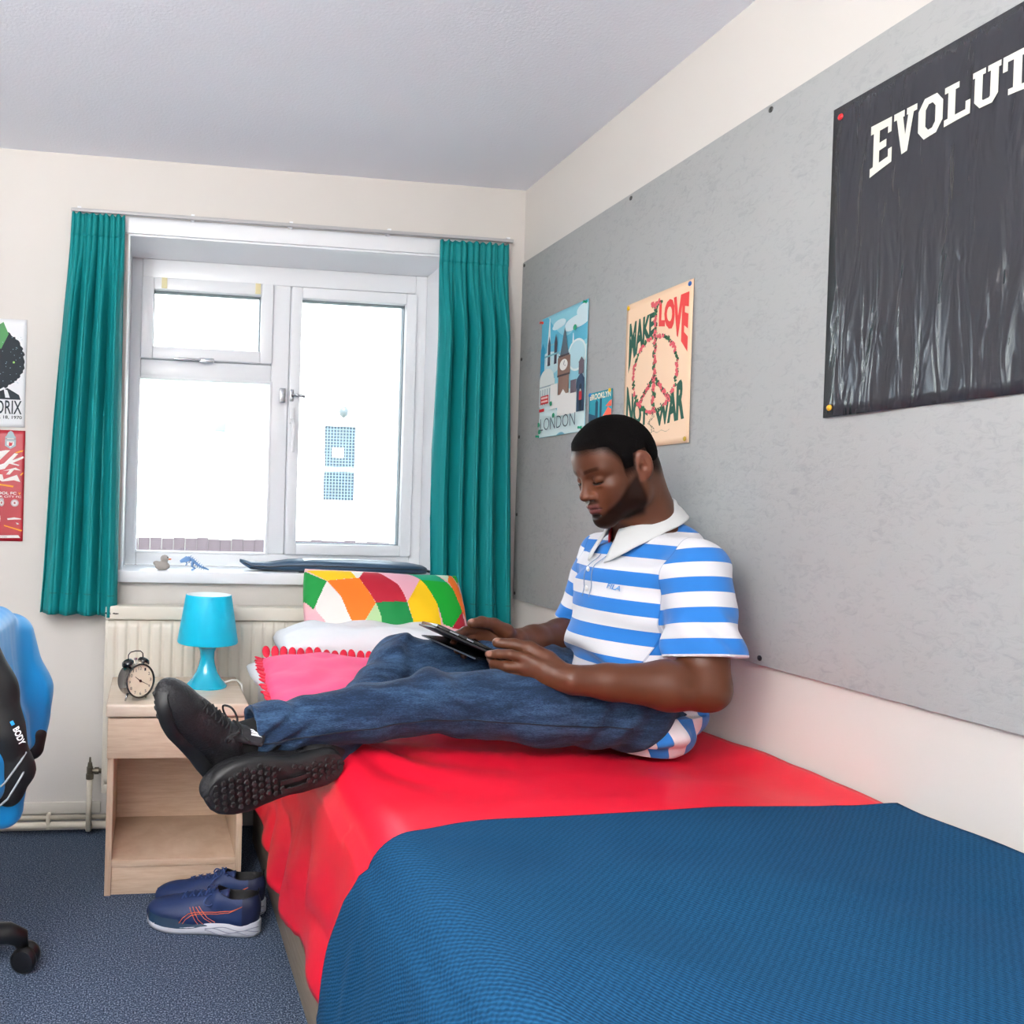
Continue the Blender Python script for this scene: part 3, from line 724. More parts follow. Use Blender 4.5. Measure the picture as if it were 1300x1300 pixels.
vv = MB(); vv.tube([(-.180, YB-.062, .195), (-.180, YB-.062, .212), (-.180, YB-.062, .2121), (-.180, YB-.062, .235), (-.180, YB-.062, .2351), (-.180, YB-.062, .25)], [.013, .013, .011, .011, .009, .007], 12); vv.tube([(-.180, YB-.062, .25), (-.180, YB-.062, .268)], [.004, .003], 8)
vv.tube([(-.18, YB-.062, .222), (-.165, YB-.062, .222), (-.1649, YB-.062, .222), (-.150, YB-.062, .222)], [.008, .008, .012, .012], 12); vv.tube([(-.15, YB-.062, .222), (-.12, YB-.075, .222)], .008, 12)
vv.build('valve', mat('old_brass', '#6d675a', .35, metal=.8), hp, smooth='auto')
for x in (-.322, -.9): B(x, x+.013, YB-.045, YB, .018, .066).build('pipe_clip', M_pipe, hp, bevel=.004)

# ------------------------------------------------------------------ curtains and rail
cr_ = thing('curtain_rail', 'thin white curtain rail above the window', 'rail', (.48, YB, 2.1))
B(-.29, 1.262, YB-.05, YB-.036, 2.092, 2.104).build('rail', mat('rail_grey', '#b4b4b6', .4), cr_, bevel=.003)
for x in (-.27, .11, .45, .8, 1.24): B(x, x+.012, YB-.04, YB+.001, 2.094, 2.112).build('rail_bracket', M_upvc, cr_)
def curtain(name, label, tx0, tx1, bx0, bx1, ztop, zb0, zb1, nf, seed, yoff=0):
    t = thing(name, label, 'curtain', ((bx0+bx1)/2, YB-.06, zb0))
    M_c = mat('teal_curtain', '#007f82', .65, spec=.3)
    rnd = random.Random(seed); ph = [rnd.uniform(-.35, .35) for _ in range(nf+2)]; am = [rnd.uniform(.75, 1.2) for _ in range(nf+2)]
    def g(u, v, zoff=0):
        x0 = tx0+(bx0-tx0)*v**1.2; x1 = tx1+(bx1-tx1)*v**1.1
        x0 += .012*math.sin(v*5+seed)*v
        q = u*nf; k = min(nf-1, int(q)); fr_ = q-k
        a = am[k]*(1-fr_)+am[k+1]*fr_; wob = .10*math.sin(v*2.6+k*1.7+seed)*v
        f1 = abs(math.sin(PI*(q+wob)))**.62                       # rounded pipes with sharp valleys
        f2 = abs(math.sin(PI*(2.3*q+.4+seed)))**.7
        m_ = min(1, max(0, (v-.05)/.22)); m_ = m_*m_*(3-2*m_)
        dep = (1-m_)*(.010*f2+.010*f1)+m_*(.066*a*f1+.006*f2)
        y = YB-.026-dep-.010*m_
        x = x0+(x1-x0)*(u+.012*math.sin(2*PI*q)*m_)
        z = ztop+(zb0*(1-u)+zb1*u-ztop)*v
        if v < .055: z += .004*math.sin(q*13)*(1-v/.055); y -= .004
        return Vector((x, min(y, YB-.014), z))
    MB().grid(g, nf*30+1, 90).build('drape', M_c, t, smooth=True, solid=.002)
    vt = .052
    hb = MB(); hb.grid(lambda u, v: g(u, vt+v*.003)+Vector((0, -.0022, 0)), nf*26+1, 3); hb.build('heading_seam', M_c, t, smooth=True)
    hm = MB(); hm.grid(lambda u, v: g(u, .945+v*.003)+Vector((0, -.0018, 0)), nf*26+1, 3); hm.build('hem_seam', mat('teal_seam', '#00686b', .7), t, smooth=True)
    return t
curtain('curtain', 'teal pleated curtain hanging beside the posters on the window wall', -.287, -.112, -.368, -.104, 2.088, .752, .742, 4, 3)
curtain('curtain', 'teal pleated curtain hanging in the corner beside the grey board', .992, 1.250, .985, 1.286, 2.084, .735, .722, 5, 8)
# ------------------------------------------------------------------ grey felt board
nb = thing('notice_board', 'large grey felt notice board covering the long wall above the bed', 'notice board', (XR, 1.3, .813))
B(XR-.012, XR, -.35, 2.811, .813, 2.031).build('felt_panel', M_board, nb, bevel=.0015)
M_screw = mat('screw_steel', '#6a6a6a', .3, metal=1)
scr = None
for y, z in ((2.797, 2.018), (2.797, 1.68), (2.797, 1.40), (2.797, 1.12), (2.795, .835), (2.14, 2.018), (1.62, 2.018), (1.60, .828), (2.2, .828), (1.05, 2.018)):
    if scr is None:
        scr = MB().lathe([(.0062, 0), (.0062, .0015), (.004, .003), (.0005, .0035)], (0, 0, 0), 14, T=Matrix.Rotation(-PI/2, 4, 'Y')).build('screw', M_screw, nb, smooth='auto'); o = scr
    else: o = scr.copy(); COL.objects.link(o)
    o.matrix_basis = Matrix.Translation((XR-.012, y, z))
BXF = XR-.0122     # board face

class Poster:
    """flat sheet on a wall: u to the viewer's right, v up; prints are thin layers on it"""
    def __init__(s, name, label, O, U, V, Nn, paper, bow=.002, cat='poster', wav=None):
        s.O, s.U, s.V, s.N = Vector(O), Vector(U), Vector(V), Vector(Nn); s.bow = bow; s.wav = wav; s.layer = 0
        s.t = thing(name, label, cat, O)
        g = MB(); g.grid(lambda u, v: s.at(u, v), 25, 25); g.build('paper', paper, s.t, smooth=True, solid=.0006)
    def at(s, u, v, lift=0):
        d = .003+s.bow*(math.sin(PI*u)*.4+.6*math.sin(PI*v)*u)
        if s.wav: d += s.wav(u, v)
        return s.O+s.U*u+s.V*v+s.N*(d+lift)
    def shapes(s, name, material, polys, lift=None, each=False):
        if lift is None: s.layer += 1; lift = .0004+.00022*s.layer
        if each:
            for P in polys: s.shapes(name, material, [P], lift)
            return
        m = MB()
        for P in polys: m.add([s.at(min(.997, max(.003, u)), min(.997, max(.003, v)), lift) for u, v in P], [tuple(range(len(P)))])
        return m.build(name, material, s.t)
    def text(s, name, material, items, lift=None):
        if lift is None: s.layer += 1; lift = .0004+.00022*s.layer
        m = MB()
        for txt, warp, kw in items:
            vs, fs, asp = text_mesh(txt, **kw)
            m.add([s.at(*warp(u, v), lift) for u, v in vs], fs)
        return m.build(name, material, s.t)
    def pin(s, u, v, color, ball=True):
        p = s.at(u, v, .0005); m = MB()
        T = Matrix.Translation(p) @ s.N.to_track_quat('Z', 'Y').to_matrix().to_4x4()
        m.lathe([(.005, 0), (.005, .0015), (.003, .003), (.003, .007), (.0045, .009), (.004, .0105), (.001, .011)] if not ball else [(.0055, 0), (.0062, .0012), (.005, .003), (.002, .0042), (.0005, .0045)], (0, 0, 0), 14, T=T)
        m.build('push_pin', mat('pin_'+color, color, .3), s.t, smooth='auto')
def rect(u0, u1, v0, v1): return [(u0, v0), (u1, v0), (u1, v1), (u0, v1)]
def disc(u, v, ru, rv, n=28, a0=0, a1=2*PI): return [(u+ru*math.cos(a0+(a1-a0)*k/(n if a1-a0 > 6.2 else n-1)), v+rv*math.sin(a0+(a1-a0)*k/(n if a1-a0 > 6.2 else n-1))) for k in range(n)]
def onboard(y0, z0, w, h): return (BXF, y0, z0), (0, -w, 0), (0, 0, h), (-1, 0, 0)
def flat(c, r=.7): return mat('print_'+c, c, r)
def bx(u0, u1, v0, v1, u2=None): return lambda u, v: (u0+(u1-u0)*u, v0+(v1-v0)*v)

# --- city poster
p = Poster('city_poster', 'pale blue illustrated city poster reading LONDON on the grey board', *onboard(2.640, 1.383, .298, .405), flat('#8fcfe0', .5))
p.shapes('sky', flat('#5fb6d2'), [[(0, .62), (0, 1), (1, 1), (1, .70), (.6, .66)]])
p.shapes('haze', flat('#c7e6ec'), [[(0, .2), (0, .55), (.3, .62), (1, .66), (1, .2)], disc(.18, .60, .3, .1)])
p.shapes('ground', flat('#d9eef0'), [rect(0, 1, 0, .2), [(0, .2), (1, .2), (1, .32), (.6, .36), (0, .24)]])
p.shapes('cloud', flat('#d6ecf3'), [disc(.42, .90, .14, .035), disc(.36, .885, .1, .025), disc(.8, .86, .26, .05), disc(.92, .93, .14, .05), disc(.68, .835, .14, .03)])
p.shapes('shard', flat('#e9f4f6'), [[(.13, .60), (.24, .60), (.205, .98), (.19, .98)], [(.7, .62), (.76, .62), (.73, .78), (.72, .78)]])
p.shapes('wheel', flat('#e4f1f2'), [disc(.81, .60, .19, .125)]); p.shapes('wheel_inner', flat('#b9dde6'), [disc(.81, .60, .165, .108)])
p.shapes('teal_tower', flat('#2a8fb5'), [[(0, .5), (.1, .55), (.1, .74), (.05, .79), (0, .74)]])
p.shapes('bridge', flat('#4c4a58'), [rect(.175, .235, .585, .76), rect(.325, .385, .585, .76), [(.175, .76), (.235, .76), (.205, .83)], [(.325, .76), (.385, .76), (.355, .83)]])
p.shapes('bridge_deck', flat('#7fb7c4'), [rect(.1, .5, .66, .675), rect(.235, .325, .745, .755)])
p.shapes('dome', flat('#e3ecea'), [disc(.17, .47, .17, .095, 20, 0, PI), rect(.0, .36, .26, .47)]); p.shapes('columns', flat('#9db4bd'), [rect(.02+.055*k, .04+.055*k, .27, .40) for k in range(6)]+[rect(0, .35, .415, .425)])
p.shapes('clock_tower', flat('#8d7064'), [rect(.44, .67, .26, .60), rect(.42, .69, .48, .62)]); p.shapes('tower_roof', flat('#5b6b76'), [[(.46, .62), (.66, .62), (.60, .74), (.58, .80), (.555, .85), (.53, .80), (.51, .74)]])
p.shapes('tower_band', flat('#4d4348'), [rect(.42, .69, .465, .48), rect(.44, .67, .62, .635)], each=True); p.shapes('clock_face', flat('#f2f2ee'), [disc(.555, .553, .085, .045)]); p.shapes('clock_hand', flat('#333a44'), [[(.55, .553), (.56, .553), (.575, .585), (.565, .585)], [(.55, .55), (.6, .54), (.6, .545)]])
p.shapes('white_building', flat('#f1f1ee'), [rect(.28, .44, .22, .42), rect(.44, .84, .15, .32), [(.5, .32), (.62, .32), (.56, .36)]])
p.shapes('bus', flat('#c7262c'), [rect(.05, .235, .275, .345), rect(.02, .14, .215, .24)]); p.shapes('bus_windows', flat('#efc9c4'), [rect(.065, .22, .318, .335), rect(.065, .22, .29, .305)])
p.shapes('guard_box', flat('#2f4660'), [rect(.85, 1.0, .155, .40), [(.84, .40), (1, .40), (.93, .455)]]); p.shapes('tower_house', flat('#6a5f6a'), [rect(.88, .98, .44, .53), [(.87, .53), (.99, .53), (.93, .57)], rect(.72, .84, .31, .41)]); p.shapes('guard', flat('#c22a30'), [rect(.9, .955, .24, .31)]); p.shapes('guard_dark', flat('#16233a'), [rect(.9, .955, .155, .24), disc(.927, .34, .025, .025)]); p.shapes('guard_face', flat('#e9d7c5'), [disc(.927, .315, .014, .01)])
p.shapes('tree', flat('#2f9a74'), [disc(.78, .815, .035, .022), disc(.305, .265, .03, .02), disc(.37, .165, .03, .02), disc(.02, .11, .035, .02), disc(.05, .05, .035, .02)], each=True)
p.text('lettering', flat('#4a5f6c'), [('LONDON', bx(.07, .84, .055, .155), dict(bold=-.012))])
for u, v, c in ((.02, .97, '#d8432c'), (.96, .98, '#0f9a74'), (.0, .015, '#0f9a74'), (.93, .03, '#0f9a74')): p.pin(u, v, c, False)
# --- bridge postcard
p = Poster('bridge_postcard', 'small teal postcard poster reading BROOKLYN between the two posters', *onboard(2.322, 1.335, .126, .158), flat('#1793a6', .5))
p.shapes('dark_bridge', flat('#123f56'), [[(.0, .1), (.35, .45), (.35, .55), (.0, .62)], [(.3, .3), (.42, .3), (.42, .8), (.36, .86), (.3, .8)], [(.5, .35), (.58, .35), (.58, .86), (.54, .9), (.5, .86)], [(.0, .2), (.9, .0), (1, 0), (1, .06), (.2, .42)]])
p.shapes('coral_cloud', flat('#f0694e'), [[(.6, .5), (1, .45), (1, .62), (.85, .68), (.7, .56)], [(.75, .7), (1, .68), (1, .8), (.9, .78)], [(.05, .3), (.25, .38), (.1, .44)], [(.55, .2), (.95, .22), (.75, .34)]])
p.text('lettering', flat('#f1ead2'), [('BROOKLYN', bx(.06, .95, .86, .975), dict(bold=.03))])
p.pin(.9, .98, '#f0c419'); p.pin(.05, .97, '#1d6fb8')
# --- peace poster
p = Poster('peace_poster', 'cream poster with a flower wreath peace sign reading MAKE LOVE NOT WAR', *onboard(2.137, 1.312, .284, .404), flat('#f2cfae', .55))
G1, R1 = flat('#1f5645'), flat('#e0413f')
def env(u0, u1, b0, b1, t0, t1, pb=1, bulge=0):
    def f(u, v):
        lo = b0+(b1-b0)*u**pb; hi = t0+(t1-t0)*u
        return u0+(u1-u0)*u+bulge*math.sin(PI*v)*.0, lo+(hi-lo)*v
    return f
p.text('green_lettering', G1, [('MAKE', env(.06, .46, .52, .745, .865, .885, .55), dict(bold=.045, spacing=.95)), ('NOT', env(.045, .40, .165, .145, .44, .225), dict(bold=.05, spacing=.95)), ('WAR', env(.53, .93, .125, .15, .215, .435), dict(bold=.05, spacing=.95))])
p.text('red_lettering', R1, [('LOVE', env(.53, .95, .775, .555, .925, .935, 1.8), dict(bold=.055, spacing=.95))])
rnd = random.Random(4)
def blob(u, v, r, k=6): 
    ph = rnd.random()*6; return [(u+r*math.cos(ph+2*PI*i/k)*(.7+.5*rnd.random()), v+r*.70*math.sin(ph+2*PI*i/k)*(.7+.5*rnd.random())) for i in range(k)]
reds, greens, darks = [], [], []
cu, cv, ru, rv = .485, .475, .335, .245
def along(u, v, i):
    u += rnd.uniform(-.014, .014); v += rnd.uniform(-.01, .01)
    seg = math.sin(i*.37+1.3*math.sin(i*.11)); (reds if seg > -.15 else greens).append(blob(u, v, rnd.uniform(.011, .021)))
    if rnd.random() < .5: (greens if seg > -.15 else darks).append(blob(u+rnd.uniform(-.02, .02), v+rnd.uniform(-.014, .014), rnd.uniform(.006, .012), 4))
for i in range(190): a = 2*PI*i/190; along(cu+ru*math.cos(a), cv+rv*math.sin(a), i)
for i in range(130): along(cu+.01*math.sin(i*.3), cv-rv+2*rv*i/130, i)
for s_ in (-1, 1):
    for i in range(55): t = i/55; along(cu+s_*ru*.72*t, cv-.02-rv*.70*t, i+20)
for i in range(40): along(cu-.005+rnd.uniform(-.01, .01), .72+.21*i/40, i)
for i in range(26): along(cu+rnd.uniform(-.09, .10)*1.0, .93+rnd.uniform(-.008, .015), i)
p.shapes('flower_leaves', flat('#2f6b45'), greens); p.shapes('flowers', flat('#e2606a'), reds); p.shapes('flower_shadows', flat('#3a3a34'), darks)
vine = []
for i in range(46): t = i/46; u = cu-.02+.03*math.sin(t*9)+rnd.uniform(-.02, .02); v = .23-.14*t; vine.append(blob(u, v, rnd.uniform(.004, .008), 4))
for i in range(26): t = i/26; vine.append(blob(cu-.02+.28*t, .093+.006*math.sin(t*14), .004, 4))
p.shapes('vine', flat('#44584a'), vine)
for u, v, c in ((.035, .975, '#e9b91f'), (.955, .975, '#2361b0'), (.95, .025, '#c8a33a')): p.pin(u, v, c)
# --- black poster
def evo_paper():
    m = bpy.data.materials.new('black_glossy_paper'); m.use_nodes = True; N = m.node_tree.nodes; L = m.node_tree.links; b = N['Principled BSDF']
    b.inputs['Base Color'].default_value = hx('#33343a'); b.inputs['Roughness'].default_value = .22
    tc = N.new('ShaderNodeTexCoord'); mp = N.new('ShaderNodeMapping'); mp.inputs['Scale'].default_value = (1, 9, 1.7); L.new(tc.outputs['Object'], mp.inputs[0])
    n = N.new('ShaderNodeTexNoise'); n.inputs['Scale'].default_value = 3.2; n.inputs['Detail'].default_value = 2.5; n.inputs['Distortion'].default_value = .7; L.new(mp.outputs[0], n.inputs['Vector'])
    bp = N.new('ShaderNodeBump'); bp.inputs['Strength'].default_value = .55; bp.inputs['Distance'].default_value = .02; L.new(n.outputs[0], bp.inputs['Height']); L.new(bp.outputs[0], b.inputs['Normal']); return m
def wv(u, v): return .0022*(1-v)**1.5*(math.sin(u*16)+.6*math.sin(u*29+1))+.004*(1-v)**3*math.sin(PI*min(1, u*3))
p = Poster('black_poster', 'big black glossy poster headed EVOLUTION in slab lettering', *onboard(1.449, 1.331, .60, .604), evo_paper(), bow=.002, wav=wv)
def LB(*r): return [rect(a, b, c, d) for a, b, c, d in r]
SL = {'E': LB((.14, .42, 0, 1), (0, .96, .83, 1), (0, 1, 0, .17), (.42, .74, .42, .58), (.8, .96, .68, .83), (.83, 1, .17, .33)),
      'V': [[(.08, 1), (.36, 1), (.62, 0), (.38, 0)], [(.66, 1), (.9, 1), (.62, 0), (.46, .2)], rect(0, .46, .85, 1), rect(.56, 1, .85, 1)],
      'O': [[(0, .25), (.3, .3), (.3, .7), (0, .75)], [(1, .75), (.7, .7), (.7, .3), (1, .25)], [(0, .75), (.3, .7), (.42, .82), (.25, 1)], [(.25, 1), (.42, .82), (.58, .82), (.75, 1)], [(.75, 1), (.58, .82), (.7, .7), (1, .75)], [(0, .25), (.25, 0), (.42, .18), (.3, .3)], [(.25, 0), (.75, 0), (.58, .18), (.42, .18)], [(.75, 0), (1, .25), (.7, .3), (.58, .18)]],
      'L': LB((.14, .42, 0, 1), (0, .56, .84, 1), (0, 1, 0, .17), (.82, 1, .17, .38)),
      'U': LB((.08, .36, .2, 1), (.64, .92, .2, 1), (0, .46, .85, 1), (.54, 1, .85, 1))+[[(.08, .2), (.36, .2), (.4, .17), (.28, 0)], [(.28, 0), (.4, .17), (.6, .17), (.72, 0)], [(.72, 0), (.6, .17), (.64, .2), (.92, .2)]],
      'T': LB((.36, .64, 0, 1), (0, 1, .84, 1), (0, .16, .62, .84), (.84, 1, .62, .84), (.2, .8, 0, .15)),
      'I': LB((.3, .7, 0, 1), (.1, .9, .85, 1), (.1, .9, 0, .15)), 'N': LB((.1, .34, 0, 1), (.66, .9, 0, 1), (0, .4, 0, .14), (0, .34, .86, 1), (.6, 1, .86, 1))+[[(.1, 1), (.36, 1), (.9, 0), (.64, 0)]]}
polys = []
X0, X1 = .145, .855
for i, ch in enumerate('EVOLUTION'):
    w_ = (X1-X0)/9
    for P in SL[ch]:
        Q = []
        for k in range(len(P)):
            a, b = P[k], P[(k+1) % len(P)]
            Q += [a, ((a[0]+b[0])/2, (a[1]+b[1])/2)]
        q = []
        for a, b in Q:
            u = X0+w_*(i+.03+.94*a); c = (u-.5)/.355; lo = .722+.055*(1-c*c); hi = .879; q.append((u, lo+(hi-lo)*b))
        polys.append(q)
p.shapes('lettering', flat('#e4e6d8'), polys, lift=.0016)
p.pin(.03, .965, '#d01f28'); p.pin(.03, .03, '#d9a321')
# --- posters on the window wall
def onwin(x0, z0, w, h): return (x0, YB, z0), (w, 0, 0), (0, 0, h), (0, -1, 0)
p = Poster('musician_poster', 'white poster with a dark starry hair silhouette beside the teal curtain', *onwin(-.725, 1.368, .295, .362), flat('#e3e6ea', .5), bow=.001)
rnd = random.Random(9)
hair = [(.60+.30*math.cos(a)*(1+.05*rnd.uniform(-1, 1)), .62+.27*math.sin(a)*(1+.05*rnd.uniform(-1, 1))) for a in [2*PI*k/90 for k in range(90)]]
p.shapes('hair', flat('#16232c'), [[(max(.1, min(.985, u+.085)), v) for u, v in hair]])
p.shapes('shoulder', flat('#1c2a33'), [[(.45, .255), (.95, .255), (.93, .30), (.80, .36), (.72, .33), (.6, .4), (.45, .36)]])
p.shapes('collar', flat('#e3e6ea'), [[(.78, .27), (.83, .27), (.80, .34), (.76, .35)], [(.62, .26), (.68, .26), (.66, .33)]], each=True)
p.shapes('scarf', flat('#4f8f58'), [[(.55, .86), (.74, .97), (.80, .86), (.72, .72), (.60, .74)], ]); p.shapes('scarf_red', flat('#b5432e'), [[(.55, .9), (.66, .95), (.68, .87), (.58, .82)]])
p.shapes('stars', flat('#9db9c6'), [disc(.40+.55*rnd.random(), .4+.44*rnd.random(), .003+.003*rnd.random(), .003, 6) for _ in range(70)]); p.shapes('green_star', flat('#9ad06a'), [disc(.865, .60, .013, .01, 10)])
p.text('lettering', flat('#26323b'), [('HENDRIX', bx(.44, .965, .12, .245), dict(bold=.01)), ('SEPTEMBER 18, 1970', bx(.42, .97, .07, .105), dict(bold=.02))])
p = Poster('match_programme', 'crimson football programme poster with white brush scrawl on the window wall', *onwin(-.665, .984, .238, .373), mat('crimson_print', '#a81a2c', .35, vary=(6, .2)), bow=.001)
wht, yel = flat('#f0ece8'), flat('#f0a62c')
def ST(pts): return pts
C0 = .80     # crest centre
p.shapes('crest', flat('#9fb7bd'), [[(C0-.07, .945), (C0+.07, .945), (C0+.075, .925), (C0+.03, .985), (C0, 1.0-.005), (C0-.03, .985), (C0-.075, .925)], [(C0-.075, .92), (C0+.075, .92), (C0+.075, .86), (C0, .83), (C0-.075, .86)]])
p.shapes('crest_shield', wht, [[(C0-.05, .90), (C0+.05, .90), (C0+.05, .87), (C0, .845), (C0-.05, .87)], rect(C0-.045, C0+.045, .922, .928)]); p.shapes('crest_bird', flat('#b3202e'), [[(C0-.02, .855), (C0+.02, .862), (C0+.03, .893), (C0+.005, .885), (C0-.012, .897), (C0-.02, .88)]])
p.shapes('scrawl', wht, [[(.55, .79), (.74, .82), (.80, .82), (.62, .70), (.55, .67)], [(.60, .67), (.72, .70), (.86, .795), (.91, .79), (.73, .65), (.60, .63)], [(.78, .715), (.98, .77), (1-.005, .755), (.84, .705), (.93, .69), (.92, .68), (.78, .70)], [(.70, .63), (.88, .665), (.95, .64), (.86, .645), (.80, .60), (.75, .60), (.80, .64)], [(.64, .60), (.70, .60), (.72, .555), (.90, .60), (.95, .535), (.86, .55), (.70, .535), (.66, .55)]])
p.shapes('brush_stroke', yel, [[(.88, .795), (.97, .81), (.985, .825), (.92, .815), (.87, .80)], [(.94, .60), (.985, .625), (.99, .615), (.955, .592)], [(.6, .52), (.86, .50), (.85, .485), (.6, .508)], [(.74, .145), (1-.01, .10), (.98, .09), (.74, .135)]])
p.text('lettering', wht, [('LIVERPOOL FC', bx(.42, .90, .42, .445), dict(bold=.03)), ('MANCHESTER CITY FC', bx(.30, .965, .392, .41), dict(bold=.01))]); p.text('versus', yel, [('v', bx(.925, .96, .42, .44), dict(bold=.03))])
p.shapes('badge', flat('#b9b4b6'), [disc(.88, .345, .055, .033), disc(.70, .345, .035, .033), disc(.70, .375, .03, .01)]); p.shapes('badge_inner', flat('#e3dfe0'), [disc(.88, .345, .04, .024), disc(.70, .345, .022, .02)]); p.shapes('badge_mark', flat('#9a2a33'), [disc(.70, .345, .01, .012), disc(.88, .345, .014, .009)])
p.shapes('ball', flat('#e6e2e0'), [disc(.52, .20, .17, .108)]); p.shapes('ball_shade', flat('#8f959b'), [[(.60, .28), (.66, .24), (.66, .17), (.61, .13), (.63, .2)], disc(.52, .2, .05, .04, 6)])
p.shapes('splash', wht, [[(.78, .205), (.88, .215), (.975, .205), (.975, .198), (.88, .195), (.79, .19)], [(.90, .17), (.93, .165), (.95, .155), (.92, .15)], [(.45, .045), (.94, .055), (.97, .03), (.45, .022)]])
p.text('small_print', flat('#6d5a5c'), [('MATCH', bx(.62, .78, .033, .043), {})])

# ------------------------------------------------------------------ things on the sill
rb = thing('racket_bag', 'slate blue zipped racket bag lying on the window sill', 'bag', (.66, 2.9, OZ0))
def bagring(x, hw, th, yc, zc=0):
    return [Vector((x, yc+hw*math.copysign(abs(math.cos(a))**.7, math.cos(a)), OZ0+.001+zc+th*.5+th*.5*math.copysign(abs(math.sin(a))**.6, math.sin(a)))) for a in [2*PI*k/28 for k in range(28)]]
st = [(.322, .012, .012, 2.905, .028), (.335, .018, .020, 2.905, .018), (.36, .030, .026, 2.905, .004), (.42, .042, .03, 2.90, 0), (.50, .055, .042, 2.90, 0), (.58, .075, .046, 2.90, 0), (.68, .098, .046, 2.90, 0), (.78, .110, .044, 2.90, 0), (.88, .105, .040, 2.90, 0), (.95, .085, .036, 2.90, 0), (.99, .058, .03, 2.90, 0), (1.008, .03, .022, 2.90, 0)]
MB().loft([bagring(*q) for q in st]).build('bag_body', mat('slate_nylon', '#34506a', .45, bump=(90, .15, .002)), rb, smooth=True)
z_ = MB(); z_.tube([Vector((x, yc-hw*1.0-.0005, OZ0+th*.55+zc)) for x, hw, th, yc, zc in st[1:]], .0022, 6); z_.build('zip', mat('zip_dark', '#1b2733', .4), rb, smooth=True)
def bag_top(x, yy):
    for (x0, h0, t0, y0, z0), (x1, h1, t1, y1, z1) in zip(st, st[1:]):
        if x0 <= x <= x1:
            q = (x-x0)/(x1-x0); hw = h0+(h1-h0)*q; th = t0+(t1-t0)*q; c = min(.98, abs(yy)/hw)**(1/.7); return OZ0+.001+th*.5+th*.5*(1-c*c)**.3
    return OZ0+.03
pn = MB(); pn.grid(lambda u, v: Vector((.545+.33*u, 2.90+(-.055+.05*v)*(1-.3*u), bag_top(.545+.33*u, (-.055+.05*v)*(1-.3*u))+.0012)), 30, 8); pn.build('reflective_panel', mat('silver_panel', '#b9c9d6', .3), rb, smooth=True)
pn = MB(); put_text(pn, 'SPORT', (.60, 2.858, bag_top(.6, -.04)+.0035), (.16, 0, .001), (0, .03, .004)); pn.v = [(x, y, bag_top(x, y-2.9)+.0028) for x, y, z in pn.v]
MB().tube([(.36, 2.872, OZ0+.012), (.45, 2.84, OZ0+.006), (.55, 2.82, OZ0+.006), (.60, 2.805, OZ0+.005), (.52, 2.81, OZ0+.004)], .005, 8, flat=.5).build('strap', mat('zip_dark', '#1b2733', .4), rb, smooth=True)
MB().tube([(1.005, 2.90, OZ0+.012), (1.02, 2.885, OZ0+.008), (1.03, 2.87, OZ0+.004)], [.006, .005, .004], 8).build('pull_tab', mat('zip_dark', '#1b2733', .4), rb, smooth=True)

dk = thing('toy_duck', 'small grey bath duck with an orange beak on the window sill', 'toy', (.045, 2.85, OZ0))
s = SDF((.0, 2.80, OZ0-.01), (.10, 2.90, OZ0+.07), .0015)
s.ell((.045, 2.85, OZ0+.014), (.026, .018, .016), .004).ell((.052, 2.85, OZ0+.040), (.0145, .0135, .0135), .008).ell((.024, 2.85, OZ0+.024), (.012, .009, .008), .006)
s.plane_cut((0, 0, -1), -OZ0-.0005)
V, F = s.mesh(); sdf_obj('duck_body', relax(V, F), F, mat('duck_grey', '#a39d97', .5), dk)
MB().ell((.069, 2.85, OZ0+.038), (.007, .006, .0032), 12).build('beak', mat('beak_orange', '#f07a1c', .4), dk, smooth=True)
for sy in (-1, 1): MB().ell((.0625, 2.85+sy*.0095, OZ0+.0445), (.002, .002, .0025), 8).build('eye', mat('ink_black', '#1a1a1c', .6), dk, smooth=True)

dn = thing('toy_dinosaur', 'blue plastic dinosaur skeleton toy tipped on the window sill', 'toy', (.15, 2.85, OZ0))
M_dn = mat('dino_blue', '#6b93c4', .5)
def dtube(name, pts, r): MB().tube([(x, 2.85+dy, OZ0+z) for x, dy, z in pts], r, 8).build(name, M_dn, dn, smooth=True)
dtube('spine', [(.120, 0, .038), (.135, 0, .043), (.15, 0, .036), (.165, 0, .023), (.18, 0, .013), (.2, 0, .006), (.208, 0, .003)], [.006, .007, .0055, .0045, .0035, .003, .0015])
hd_ = MB(); hd_.prism([(0, 0), (.03, .006), (.034, .02), (.018, .024), (.004, .014), (-.004, .008)], (.108, 2.844, OZ0+.026), (1, 0, 0), (0, 0, 1), (0, .012, 0)); hd_.build('skull', M_dn, dn, bevel=.002)
for i in range(9):
    t = i/8; x = .136+.055*t; z = .042-.035*t; l = .013-.006*t
    dtube('rib', [(x+l*.7, 0, z+l*.8), (x, 0, z), (x-l*.5, .004, max(.002, z-l))], .0013)
dtube('leg', [(.150, -.005, .034), (.146, -.007, .016), (.156, -.008, .008), (.145, -.009, .002)], [.004, .003, .0028, .003]); dtube('leg', [(.152, .005, .034), (.15, .007, .014), (.16, .008, .007), (.15, .009, .002)], [.004, .003, .0028, .003])
dtube('arm', [(.126, -.004, .032), (.130, -.006, .022), (.124, -.006, .018)], .002)
